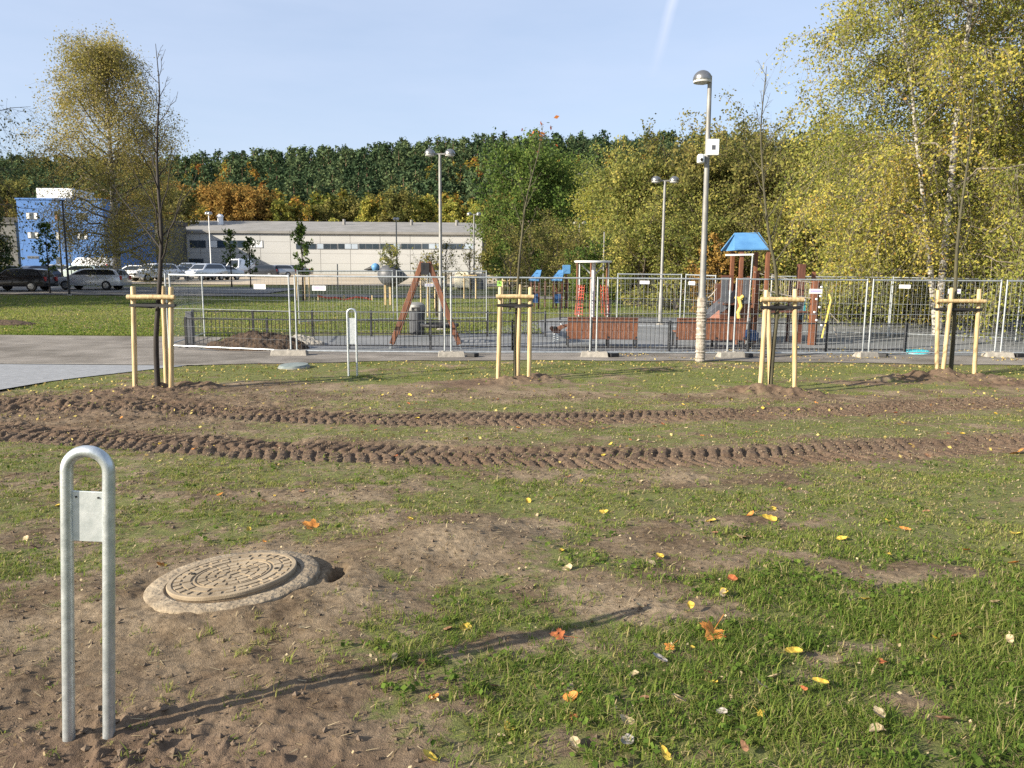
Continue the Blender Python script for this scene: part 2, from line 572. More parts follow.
# darker, moister mud along the wheel tracks (a surface property of the churned soil)
wet = nt.nodes.new('ShaderNodeAttribute'); wet.attribute_name = 'wet'
soilc = mix(wet.outputs['Fac'], soilc, ramp(noise(20, 6), [(.3, (.060, .038, .026)), (.7, (.155, .104, .072))]))
turf = mix(noise(.35, 4), ramp(noise(14, 6, rough=.7), [(.3, (.085, .078, .038)), (.55, (.14, .15, .05)), (.75, (.23, .21, .09))]),
           ramp(noise(11, 6, rough=.7), [(.3, (.075, .08, .032)), (.55, (.125, .14, .045)), (.75, (.20, .19, .08))]))
fleck = ramp(noise(38, 2), [(.66, (0, 0, 0)), (.70, (1, 1, 1))])
far = nt.nodes.new('ShaderNodeAttribute'); far.attribute_name = 'far'
turf = mix(math_('MULTIPLY', fleck, math_('MULTIPLY', far.outputs['Fac'], .35)), turf, (.34, .30, .09))
ms = math_('SUBTRACT', at.outputs['Fac'], math_('MULTIPLY', math_('SUBTRACT', noise(7, 7, rough=.82), .5), 2.5))
ms = ramp(ms, [(.20, (0, 0, 0)), (.50, (1, 1, 1))])
colr = mix(ms, turf, soilc)
forest = nt.nodes.new('ShaderNodeAttribute'); forest.attribute_name = 'forest'
colr = mix(forest.outputs['Fac'], colr, ramp(noise(.2, 5), [(.3, (.035, .03, .015)), (.7, (.07, .055, .025))]))
nt.links.new(colr, b.inputs['Base Color'])
bh = math_('ADD', math_('MULTIPLY', noise(60, 5, rough=.7), .5), math_('MULTIPLY', noise(180, 3), .25))
bp = nt.nodes.new('ShaderNodeBump'); bp.inputs['Strength'].default_value = .9; bp.inputs['Distance'].default_value = .022
nt.links.new(bh, bp.inputs['Height']); nt.links.new(bp.outputs[0], b.inputs['Normal'])
M['ground'] = m

Xf, Yf = X.ravel(), Yg.ravel()
wet_a = np.zeros_like(Xf)
for T, hw in ((TR1, .50), (TR2, .58)):
    c = np.interp(Xf, T[:, 0], T[:, 1])
    wet_a = np.maximum(wet_a, .75 * sstep(1.6, .7, np.abs(Yf - c) / hw))
for (cx, cy, rx, ry, h, s) in MOUNDS:
    if cy > 9:
        wet_a = np.maximum(wet_a, np.exp(-(((Xf - cx) / rx) ** 2 + ((Yf - cy) / ry) ** 2)) * .8)
wet_a = np.maximum(wet_a, .8 * np.exp(-(((Xf + 6.4) / 3.4) ** 2 + ((Yf - 11.4) / 1.6) ** 2)))
wet_a = np.maximum(wet_a, .9 * np.exp(-(((Xf + 1.3) / 1.2) ** 2 + ((Yf - 2.2) / .6) ** 2)))
me = np_mesh('ground', V, F, M['ground'], smooth=True,
             attrs={'soil': S, 'wet': wet_a, 'far': sstep(13, 20, Yf), 'forest': sstep(125, 150, Yf)})
tag(link('ground', me), kind='structure')
del V, F, X, Yg, Xf, Yf, Z


# ------------------------------------------------------------------ path, playground, car park
def sheet(name, mat, xs, y0f, y1f, nt_=6, dz=.015, jag=0.):
    xs = np.asarray(xs, dtype=float)
    t = np.linspace(0, 1, nt_)
    Y0 = np.array([y0f(x) for x in xs]); Y1 = np.array([y1f(x) for x in xs])
    Yv = Y0[:, None] * (1 - t) + Y1[:, None] * t
    Xv = np.repeat(xs[:, None], nt_, 1)
    Zv = G(Yv) + dz
    ii = np.arange(Xv.size).reshape(Xv.shape)
    F = np.stack([ii[:-1, :-1].ravel(), ii[1:, :-1].ravel(), ii[1:, 1:].ravel(), ii[:-1, 1:].ravel()], 1)
    me = np_mesh(name, np.stack([Xv.ravel(), Yv.ravel(), Zv.ravel()], 1), F, mat, smooth=True)
    return tag(link(name, me), kind='structure')


M['asphalt'] = pm('path asphalt', (.12, .108, .092), .9, c2=(.235, .215, .19), scale=1.1, bump=.4, bscale=90, spec=.2)
M['playsurf'] = pm('playground asphalt', (.13, .14, .145), .9, c2=(.20, .205, .21), scale=.7, bump=.3, bscale=60, spec=.2)
M['sand'] = pm('pale gravel yard', (.34, .28, .20), .95, c2=(.46, .40, .31), scale=.15, spec=.1)
M['lot'] = pm('car park asphalt', (.13, .125, .12), .9, c2=(.2, .195, .185), scale=.2, spec=.2)
# concrete block paving
m, nt, out = _new('grey block paving')
b = nt.nodes.new('ShaderNodeBsdfPrincipled'); nt.links.new(b.outputs[0], out.inputs[0])
tc = nt.nodes.new('ShaderNodeTexCoord')
br = nt.nodes.new('ShaderNodeTexBrick'); br.inputs['Scale'].default_value = 5
br.inputs['Color1'].default_value = (.185, .195, .205, 1); br.inputs['Color2'].default_value = (.25, .26, .27, 1)
br.inputs['Mortar'].default_value = (.13, .13, .13, 1); br.inputs['Mortar Size'].default_value = .015
nt.links.new(tc.outputs['Object'], br.inputs['Vector'])
nz = noise(6, 5)
nt.links.new(mix(.35, br.outputs['Color'], ramp(nz, [(.3, (.16, .17, .18)), (.7, (.33, .34, .35))])), b.inputs['Base Color'])
b.inputs['Roughness'].default_value = .8
M['pavers'] = m

kA = unproj(0, 365); kB = unproj(190, 366.5)


def kerb_y(x):
    return kA[1] + (kB[1] - kA[1]) * (x - kA[0]) / (kB[0] - kA[0])


xk = kB[0]
xs1 = np.linspace(-22, xk + .2, 60)
sheet('pavement', M['pavers'], xs1, lambda x: min(float(y_edge(x)), kerb_y(x) - .01), lambda x: kerb_y(x), 5, .016)
sheet('kerb_line', M['concrete'], xs1, lambda x: kerb_y(x), lambda x: kerb_y(x) + .09, 2, .03)
PLAY_Y = 20.15


def path_near(x):
    return max(float(y_edge(x)), kerb_y(x) + .09) if x < xk + .2 else float(y_edge(x))


def far_path(x):
    return float(np.interp(x, [-40, -9, -8.3, 60], [24.6, 24.0, PLAY_Y, PLAY_Y]))


sheet('path', M['asphalt'], np.concatenate([np.linspace(-60, -22, 8)[:-1], np.linspace(-22, 22, 260), np.linspace(23, 60, 6)]),
      path_near, far_path, 8, .015)
sheet('playground_surface', M['playsurf'], np.linspace(-8.3, 26, 60), lambda x: PLAY_Y,
      lambda x: float(np.interp(x, [-8.3, -2, 0, 2, 30], [24.2, 25.2, 29, 33, 34])), 10, .02)
sheet('far_path', M['asphalt'], np.linspace(-60, 40, 60), lambda x: 46.5 - .03 * x, lambda x: 49.5 - .03 * x, 3, .04)
sheet('car_park', M['lot'], np.linspace(-75, -16, 30), lambda x: 50.5, lambda x: 59.5, 6, .05)
sheet('gravel_yard', M['sand'], np.linspace(-80, 4, 40), lambda x: 66, lambda x: 116, 10, .06)
# ------------------------------------------------------------------ trees
def unit(v):
    return v / (np.linalg.norm(v, axis=-1, keepdims=True) + 1e-9)


def tubes(paths, sides):
    VV = []; FF = []; n0 = 0
    ang = np.linspace(0, 2 * PI, sides, endpoint=False)
    ca, sa = np.cos(ang), np.sin(ang)
    for P, r in paths:
        P = np.asarray(P, float); r = np.asarray(r, float)
        d = np.gradient(P, axis=0); d = unit(d)
        ref = np.array([0, 0, 1.]) if abs(d[0, 2]) < .85 else np.array([1., 0, 0])
        s = unit(np.cross(d, ref)); t = np.cross(d, s)
        ring = P[:, None, :] + r[:, None, None] * (s[:, None, :] * ca[None, :, None] + t[:, None, :] * sa[None, :, None])
        k = len(P)
        VV.append(ring.reshape(-1, 3))
        i = np.arange(k - 1)[:, None] * sides; j = np.arange(sides)[None, :]; j2 = (j + 1) % sides
        FF.append(np.stack([i + j, i + j2, i + sides + j2, i + sides + j], -1).reshape(-1, 4) + n0)
        n0 += k * sides
    return np.concatenate(VV), np.concatenate(FF)


def leaf_quads(rng, C, size, asp=.62, flat=0.0):
    n = len(C)
    nrm = unit(rng.normal(size=(n, 3)) + np.array([0, 0, flat]))
    a = unit(np.cross(nrm, rng.normal(size=(n, 3)))); b_ = np.cross(nrm, a)
    s = size * rng.uniform(.65, 1.3, size=(n, 1)) * .5
    a = a * s; b_ = b_ * s * asp
    V = np.stack([C - a, C + b_, C + a, C - b_], 1).reshape(-1, 3)
    F = np.arange(n * 4).reshape(n, 4)
    return V, F


def grow(seed, H, Rc, cb=.2, nprim=24, nsec=7, ntw=5, nleaf=14, ls=.12, tr=.18, prof='egg', lean=(0, 0), sway=.25,
         rise=(15, 60), droop=0., weep=0., bare=0., tw_len=.22, jit=.25, core=.0, forks=1, top=1.0, twig_geo=True):
    """a trunk with limbs, branches and twigs; returns wood tubes and leaf points with tints"""
    rng = np.random.default_rng(seed)
    wood1 = []; wood2 = []; wood3 = []
    L_pos = []; L_tint = []
    trunks = []
    for fk in range(forks):
        n = 12; t = np.linspace(0, 1, n)
        off = np.array([0, 0.]) if forks == 1 else rng.normal(size=2) * Rc * .35
        px = lean[0] * t ** 1.5 + off[0] * t + sway * np.cumsum(rng.normal(size=n)) * .12 * t
        py = lean[1] * t ** 1.5 + off[1] * t + sway * np.cumsum(rng.normal(size=n)) * .12 * t
        hh = H * top * (1 if fk == 0 else rng.uniform(.78, .95))
        P = np.stack([px, py, t * hh * .97], 1)
        r = tr * (1 if fk == 0 else .75) * (1 - t) ** .8 + .012
        r[0] *= 1.25
        trunks.append(P); wood1.append((P, r))
    for i in range(nprim):
        P = trunks[i % forks]
        s = (i + rng.uniform(.2, .8)) / nprim
        tt = cb + (1 - cb) * s * .97
        k = tt * (len(P) - 1); k0 = int(k); f = k - k0
        p0 = P[k0] * (1 - f) + P[min(k0 + 1, len(P) - 1)] * f
        az = i * 2.39996 + rng.uniform(-.6, .6)
        if prof == 'egg': pr = math.sin(PI * min(1, .12 + .88 * s) ** .72) ** .75
        elif prof == 'cone': pr = (1 - s) ** .8 + .06
        elif prof == 'round': pr = math.sqrt(max(0.05, 1 - (2 * s - .85) ** 2 / 1.4))
        elif prof == 'broad': pr = (1 - s ** 2.2) * .95 + .1
        else: pr = (.35 + .65 * math.sin(PI * min(1, s + .15)))
        L = Rc * pr * rng.uniform(.72, 1.12)
        el = R(rise[0] + (rise[1] - rise[0]) * s + rng.uniform(-8, 8))
        d = np.array([math.cos(az) * math.cos(el), math.sin(az) * math.cos(el), math.sin(el)])
        L /= max(.45, math.cos(el))
        m_ = 7; q = np.linspace(0, 1, m_)[:, None]
        B = p0 + d * L * q + np.array([0, 0, -droop * L]) * q ** 2.2
        B[1:] += rng.normal(size=(m_ - 1, 3)) * L * .03
        rb = (tr * .34 * (1 - s * .55)) * (1 - q[:, 0] * .88) * min(1, L / Rc + .3) + .004
        wood2.append((B, rb))
        ctint = rng.normal() * .10
        for j in range(nsec):
            uu = .22 + .78 * (j + rng.uniform(.1, .9)) / nsec
            k = uu * (m_ - 1); k0 = min(int(k), m_ - 2); f = k - k0
            b0 = B[k0] * (1 - f) + B[k0 + 1] * f
            tg = unit(B[k0 + 1] - B[k0])
            sd = unit(np.cross(tg, rng.normal(size=3)))
            dd = unit(tg * .75 + sd * rng.uniform(.5, 1.1) + np.array([0, 0, .15 - weep * .9]))
            l2 = L * .42 * (1.15 - .6 * uu) * rng.uniform(.6, 1.2) + .12 * Rc
            q2 = np.linspace(0, 1, 4)[:, None]
            S_ = b0 + dd * l2 * q2 + np.array([0, 0, -weep * l2 * .9]) * q2 ** 2
            wood3.append((S_, np.linspace(max(.006, rb[k0] * .45), .004, 4)))
            st = ctint + rng.normal() * .07
            # twigs
            v = rng.uniform(.15, 1, size=(ntw, 1))
            kk = v * 3; k0s = np.minimum(kk.astype(int), 2)[:, 0]; ff = kk - k0s[:, None]
            t0 = S_[k0s] * (1 - ff) + S_[k0s + 1] * ff
            td = unit(dd * .6 + rng.normal(size=(ntw, 3)) * .8 + np.array([0, 0, -weep * 1.8 + .1]))
            tl = Rc * tw_len * rng.uniform(.5, 1.3, size=(ntw, 1))
            if twig_geo:
                for a in range(ntw):
                    wood3.append((np.stack([t0[a], t0[a] + td[a] * tl[a] * .5, t0[a] + td[a] * tl[a] + np.array([0, 0, -weep * tl[a, 0] * .5])]),
                                  np.array([.006, .004, .002]) * max(1, tr * 4)))
            nl = nleaf
            if bare > 0:
                nl = int(nleaf * (1 - bare * rng.uniform(.3, 1.4) * (.4 + .6 * (s))))
            if nl <= 0: continue
            w = rng.uniform(0, 1.1, size=(ntw, nl, 1))
            lp = t0[:, None, :] + td[:, None, :] * tl[:, None, :] * w + rng.normal(size=(ntw, nl, 3)) * Rc * .05 * (1 + jit)
            lp[:, :, 2] -= (weep * tl * w[:, :, 0] ** 2 * .6)
            lp = lp.reshape(-1, 3)
            L_pos.append(lp)
            L_tint.append(.5 + st + rng.normal(size=len(lp)) * .13)
    return wood1, wood2, wood3, np.concatenate(L_pos) if L_pos else np.zeros((0, 3)), np.concatenate(L_tint) if L_tint else np.zeros(0)


def wood_mesh(name, w1, w2, w3, bark, thin=3):
    V1, F1 = tubes(w1, 9); V2, F2 = tubes(w2, 5); nf1 = len(F1)
    Vs = [V1, V2]; Fs = [F1, F2 + len(V1)]
    if w3:
        V3, F3 = tubes(w3, thin); Vs.append(V3); Fs.append(F3 + len(V1) + len(V2))
    F_ = np.concatenate(Fs)
    fm = (np.arange(len(F_)) >= nf1).astype(int) if isinstance(bark, list) else None
    return np_mesh(name, np.concatenate(Vs), F_, bark, smooth=True, fmat=fm)


def make_tree(kind, loc, leaf, bark, label, cat='tree', group=None, seed=1, ls=.12, ymin=-99, **kw):
    w1, w2, w3, LP, LT = grow(seed, ls=ls, **kw)
    root = empty(kind, loc)
    tag(root, label, cat, group)
    link('trunk', wood_mesh('trunk', w1, w2, w3, bark), root)
    if len(LP):
        rng = np.random.default_rng(seed + 99)
        keep = LP[:, 2] > ymin
        LP, LT = LP[keep], LT[keep]
        V, F = leaf_quads(rng, LP, ls)
        link('crown', np_mesh('crown', V, F, leaf, tint=LT), root)
    return root


LM = {}
LM['birchgold'] = leafmat('golden birch leaves', [(.1, (.14, .14, .04)), (.38, (.28, .255, .075)), (.65, (.43, .36, .115)), (.9, (.56, .43, .15))], .45)
LM['birchgreen'] = leafmat('yellow green birch leaves', [(.05, (.085, .115, .028)), (.32, (.21, .235, .055)), (.56, (.36, .35, .08)), (.84, (.55, .45, .10)), (1, (.54, .30, .08))], .46)
LM['willow'] = leafmat('yellow green willow leaves', [(.1, (.065, .09, .025)), (.4, (.18, .20, .055)), (.65, (.31, .30, .08)), (.9, (.48, .40, .11))], .42)
LM['olive'] = leafmat('olive leaves', [(.1, (.05, .06, .02)), (.45, (.145, .15, .045)), (.8, (.27, .23, .075))], .38)
LM['green'] = leafmat('deep green leaves', [(.1, (.035, .065, .018)), (.5, (.095, .15, .036)), (.9, (.19, .23, .06))], .36)
LM['orange'] = leafmat('orange autumn leaves', [(.05, (.12, .10, .03)), (.4, (.23, .155, .045)), (.7, (.33, .19, .055)), (.95, (.40, .29, .08))], .38)
LM['russet'] = leafmat('russet leaves', [(.1, (.14, .04, .015)), (.5, (.36, .10, .03)), (.9, (.50, .20, .05))], .38)
LM['pine'] = leafmat('pine needles', [(.1, (.028, .050, .026)), (.5, (.062, .096, .046)), (.9, (.125, .158, .07))], .2)
LM['mixed'] = leafmat('far autumn leaves', [(.05, (.05, .075, .02)), (.35, (.13, .14, .03)), (.6, (.26, .22, .045)), (.8, (.30, .16, .035)), (1, (.22, .09, .03))], .3)


def place(px, Y, dz=-.05):
    x = PX(px, Y)
    return (x, Y, GH(x, Y) + dz)


# weeping birch at left
make_tree('birch_tree', place(119, 56), LM['birchgold'], [M['birchbark'], M['limb']],
          'tall golden weeping birch with thinning crown at the edge of the car park', group=None, seed=44, H=17.2, Rc=4.3, cb=.15,
          nprim=58, nsec=10, ntw=8, nleaf=18, ls=.125, tr=.27, prof='egg', rise=(20, 62), weep=.5, droop=.12, bare=.12, tw_len=.26, forks=1, sway=.15)
# the pair of big birches at right
make_tree('birch_tree', place(941, 26.5), LM['birchgreen'], [M['birchbark'], M['limb']],
          'big yellow green birch nearest the play tower, its pale trunk behind the staked sapling', seed=5, H=15, Rc=4.1, cb=.13,
          nprim=46, nsec=9, ntw=12, nleaf=21, ls=.092, tr=.125, prof='broad', rise=(14, 62), weep=.55, droop=.22, bare=.06, tw_len=.26, jit=-.45, sway=.5, forks=2)
make_tree('birch_tree', place(1001, 28.5), LM['birchgreen'], [M['birchbark'], M['limb']],
          'tall birch with white flaking trunk at the right edge of the photo', seed=21, H=15.5, Rc=4.5, cb=.16,
          nprim=44, nsec=9, ntw=12, nleaf=22, ls=.095, tr=.13, prof='broad', rise=(18, 64), weep=.55, droop=.15, bare=.06, tw_len=.26, jit=-.45, sway=.3)
make_tree('birch_tree', place(1110, 27), LM['birchgreen'], [M['birchbark'], M['limb']],
          'birch just outside the right edge whose branches reach into the top corner', seed=33, H=16, Rc=5.6, cb=.2,
          nprim=40, nsec=9, ntw=7, nleaf=20, ls=.12, tr=.24, prof='broad', rise=(20, 62), weep=.35, droop=.15, tw_len=.2)
# second tier: willows and bushy trees behind the playground, right of centre
TIER = [  # px, Y, top py, Rc, mat, bark, kind, label, opts
    (655, 44, 186, 3.1, 'willow', 'bark', 'willow_tree', 'round yellow green willow left of the middle lamp post', dict(prof='round', bare=.05)),
    (612, 58, 176, 3.3, 'birchgreen', 'birchbark', 'birch_tree', 'slender yellowing birch between the dark green tree and the willows', dict(prof='egg')),
    (697, 43, 166, 3.2, 'olive', 'bark', 'willow_tree', 'olive bushy tree right behind the tallest lamp post', dict(prof='round')),
    (735, 47, 152, 3.6, 'olive', 'bark', 'alder_tree', 'broad olive brown tree behind the blue roofed play tower', dict(prof='round', bare=.3)),
    (778, 42, 152, 2.9, 'olive', 'bark', 'alder_tree', 'half bare grey brown tree behind the curved sapling', dict(prof='round', bare=.65)),
    (838, 38, 184, 3.6, 'willow', 'bark', 'willow_tree', 'spreading yellow green willow right of the play tower', dict(prof='round', bare=.0)),
    (885, 36, 180, 3.6, 'willow', 'bark', 'willow_tree', 'dense green gold willow below the birch crowns', dict(prof='round')),
    (965, 41, 172, 4.2, 'olive', 'bark', 'willow_tree', 'dark olive willow behind the two white birch trunks', dict(prof='round')),
    (1050, 44, 140, 4.5, 'willow', 'bark', 'willow_tree', 'willow filling the gap at the right edge behind the birches', dict(prof='round')),
]
for i, (px, Y, tp, Rc, lm, bk, kind, label, o) in enumerate(TIER):
    x, y, z = place(px, Y)
    H = (XZ(px, tp, Y)[1] - z) * .88
    o = dict(o); pf = o.pop('prof'); br_ = o.pop('bare', 0.0)
    make_tree(kind, (x, y, z), LM[lm], M[bk], label, seed=100 + i * 7, H=H, Rc=Rc, cb=.06, nprim=40, nsec=8, ntw=7, nleaf=17, ls=.165,
              tr=.16, prof=pf, rise=(8, 68), weep=.18, droop=.05, bare=br_, tw_len=.26, forks=3 if pf == 'round' else 1)
# shrubs at the foot of those trees
SHR = [(640, 40, 232, 1.9, 'willow', 'yellow green shrub beside the base of the middle lamp post'),
       (676, 38, 236, 1.9, 'willow', 'bright yellow green shrub behind the right hand bench'),
       (716, 36, 262, 1.0, 'orange', 'small orange bush behind the slide of the play tower'),
       (700, 40, 215, 2.2, 'willow', 'leafy shrub just left of the small orange bush'),
       (760, 37, 222, 1.9, 'olive', 'dark olive shrub behind the play tower roof'),
       (792, 35, 238, 1.9, 'olive', 'brown olive shrub behind the rope bridge'),
       (826, 33, 228, 2.1, 'birchgreen', 'tall yellow shrub behind the right hand climbing posts'),
       (862, 32, 240, 1.9, 'willow', 'green gold shrub behind the mesh fence joint'),
       (905, 31.5, 246, 1.9, 'birchgreen', 'yellow shrub just left of the nearer birch trunk'),
       (965, 33, 248, 2.0, 'willow', 'low green shrub between the two white birch trunks'),
       (1015, 35, 262, 1.6, 'olive', 'dull olive shrub low at the right edge'),
       (600, 43, 262, 1.5, 'green', 'dark green shrub right of the red climbing net'),
       (570, 52, 250, 1.9, 'olive', 'dark shrub behind the two small blue roofs'),
       (530, 58, 246, 2.2, 'olive', 'dull shrub below the big deep green tree')]
for i, (px, Y, tp, Rc, lm, label) in enumerate(SHR):
    x, y, z = place(px, Y)
    H = (XZ(px, tp, Y)[1] - z) * .85
    r_ = make_tree('shrub', (x, y, z), LM[lm], M['bark'], label, 'shrub', seed=300 + i * 5, H=H, Rc=Rc, cb=.02, nprim=22, nsec=7, ntw=5,
                   nleaf=12, ls=.13, tr=.06, prof='round', rise=(5, 75), weep=.1, tw_len=.3, forks=3, sway=.1)
    [c for c in r_.children if c.name.startswith('trunk')][0].name = 'stems'
    [c for c in r_.children if c.name.startswith('crown')][0].name = 'foliage'
# deep green tree in the middle
for px, Y, tp, Rc, lm, bk, label, br_ in (
        (535, 72, 163, 4.5, 'green', 'bark', 'dense deep green broadleaf tree in the middle of the photo', 0),
        (507, 80, 205, 2.6, 'olive', 'bark', 'olive tree just behind the right end of the long white hall', .2),
        (575, 84, 185, 4.4, 'green', 'bark', 'green tree on the right shoulder of the deep green tree', .1)):
    x, y, z = place(px, Y)
    make_tree('broadleaf_tree', (x, y, z), LM[lm], M[bk], label, seed=int(px), H=(XZ(px, tp, Y)[1] - z) * .86, Rc=Rc, cb=.1, nprim=40, nsec=9,
              ntw=6, nleaf=13, ls=.27, tr=.24, prof='round', rise=(5, 66), bare=br_, tw_len=.24, forks=2)

# row of autumn trees between the white hall and the wooded hill, from shared prototypes
PROT = {}
for nm, args in dict(
        maple=('orange', 'bark', dict(H=10, Rc=3.6, cb=.15, prof='round', nprim=26, nsec=7, ntw=5, nleaf=11, ls=.42, tr=.16)),
        birch=('birchgreen', 'birchbark', dict(H=10, Rc=2.2, cb=.12, prof='egg', nprim=26, nsec=7, ntw=4, nleaf=9, ls=.38, tr=.13, weep=.3, bare=.25)),
        larch=('birchgreen', 'bark', dict(H=10, Rc=2.3, cb=.08, prof='cone', nprim=34, nsec=6, ntw=5, nleaf=9, ls=.36, tr=.14, rise=(-5, 40))),
        thin=('mixed', 'birchbark', dict(H=10, Rc=2.4, cb=.15, prof='egg', nprim=26, nsec=7, ntw=4, nleaf=8, ls=.34, tr=.12, bare=.6)),
        oak=('olive', 'bark', dict(H=10, Rc=3.6, cb=.12, prof='round', nprim=26, nsec=7, ntw=5, nleaf=10, ls=.42, tr=.18, bare=.1))).items():
    lm, bk, kw = args
    PROT[nm] = (lm, bk, kw)
ROW = [  # px, Y, top py, proto, label
    (192, 150, 190, 'maple', 'orange maple at the left end of the row behind the white hall'),
    (207, 142, 196, 'thin', 'thin pale birch second from the left behind the white hall'),
    (219, 148, 188, 'maple', 'amber maple behind the narrow windows of the white hall'),
    (234, 143, 192, 'maple', 'yellow orange maple between two thin birches behind the hall'),
    (246, 147, 190, 'maple', 'broad orange maple fourth in the row behind the hall'),
    (258, 142, 194, 'maple', 'deep orange maple at the right end of the orange group'),
    (272, 146, 206, 'oak', 'short olive tree right of the orange maples'),
    (284, 142, 186, 'birch', 'yellow green birch right of the short olive tree'),
    (298, 145, 192, 'thin', 'half bare brown birch behind the young tree with few leaves'),
    (312, 143, 196, 'thin', 'half bare white stemmed tree in the middle of the row behind the hall'),
    (326, 147, 207, 'oak', 'low olive tree in a dip of the row behind the hall'),
    (335, 141, 208, 'larch', 'small yellow cone shaped larch behind the hall'),
    (352, 150, 200, 'oak', 'dark olive tree between the small and the tall larch'),
    (370, 142, 184, 'larch', 'tall pale yellow cone shaped larch behind the hall'),
    (386, 146, 200, 'thin', 'brownish thin tree right of the tall larch'),
    (400, 143, 196, 'oak', 'dull olive brown tree left of the double headed lamp post'),
    (413, 142, 190, 'birch', 'pale yellow birch next to the double headed lamp post'),
    (427, 145, 180, 'birch', 'tall yellow green birch left of the double headed lamp post'),
    (450, 143, 188, 'birch', 'yellow green birch right of the double headed lamp post'),
    (463, 146, 196, 'thin', 'thin bare birch near the right end of the white hall'),
    (478, 140, 190, 'birch', 'olive yellow birch above the right gable of the hall'),
    (12, 128, 185, 'oak', 'brown tree rising behind the left side of the blue building'),
    (175, 126, 190, 'oak', 'olive tree seen through the weeping birch at left'),
    (108, 130, 196, 'birch', 'yellow birch behind the roof of the blue building')]
done = {}
for i, (px, Y, tp, pt, label) in enumerate(ROW):
    x, y, z = place(px, Y)
    H = XZ(px, tp, Y)[1] - z
    lm, bk, kw = PROT[pt]
    key = (pt, i % 2)
    if key not in done:
        src = make_tree('autumn_tree', (x, y, z), LM[lm], M[bk], label, seed=500 + i * 11, group='autumn trees behind the white hall', **kw)
        done[key] = src
    else:
        src = copy_tree(done[key])
        src.location = (x, y, z); src.rotation_euler.z = i * 1.3
    src['label'] = label
    s = H / 10.0 * .84
    src.scale = (s, s, s)

# off-frame trees at left: one dips a branch into the picture, all shade the car park
make_tree('willow_tree', place(-42, 46), LM['olive'], M['bark'], 'sparse willow at the left edge with drooping bare branch ends',
          seed=61, H=13.5, Rc=4.6, cb=.3, nprim=26, nsec=7, ntw=6, nleaf=5, ls=.16, tr=.2, prof='egg', weep=.6, droop=.3, bare=.3, tw_len=.3)
make_tree('spruce_tree', place(-14, 64), LM['pine'], M['pinebark'], 'black green spruce at the left edge beside the grey wall',
          seed=62, H=9.5, Rc=2.6, cb=.05, nprim=46, nsec=6, ntw=5, nleaf=9, ls=.26, tr=.2, prof='cone', rise=(-12, 20), droop=.1)
for i, (x, y, H) in enumerate(((-33, 36, 17), (-41, 36, 19), (-50, 38, 19), (-59, 40, 19), (-69, 43, 18))):
    make_tree('maple_tree', (x, y, -.3), LM['orange'], M['bark'], ['maple nearest the lawn', 'second maple from the lawn', 'middle maple', 'maple next to the outermost one', 'outermost maple'][i] + ' of the five standing left of the frame', seed=70 + i, H=H, Rc=5.2, cb=.14,
              nprim=30, nsec=7, ntw=5, nleaf=12, ls=.42, tr=.3, prof='round', rise=(5, 60))

# ------------------------------------------------------------------ wooded hill (one mass)
def pine_proto(seed, conifer=True):
    rng = np.random.default_rng(seed)
    C = []
    n = 54
    for k in range(n):
        t = .22 + .78 * (k + rng.uniform()) / n
        if conifer:
            rr = (1 - t) ** .62 * .26 * rng.uniform(.55, 1.15) + .015
        else:
            rr = math.sin(PI * min(1, (t - .15) / .85) ** .8) * .30 * rng.uniform(.5, 1.1)
        a = rng.uniform(0, 2 * PI)
        c = np.array([math.cos(a) * rr, math.sin(a) * rr, t])
        C.append(c + rng.normal(size=(11, 3)) * .026)
    C = np.concatenate(C)
    V, F = leaf_quads(rng, C, .05 if conifer else .05, .75, flat=.4)
    tint = rng.normal(size=len(C)) * .13
    Tv, Tf = tubes([(np.array([[0, 0, -.05], [0, 0, .5], [0, 0, .98]]), np.array([.017, .012, .002]))], 4)
    return V, F, tint, Tv, Tf


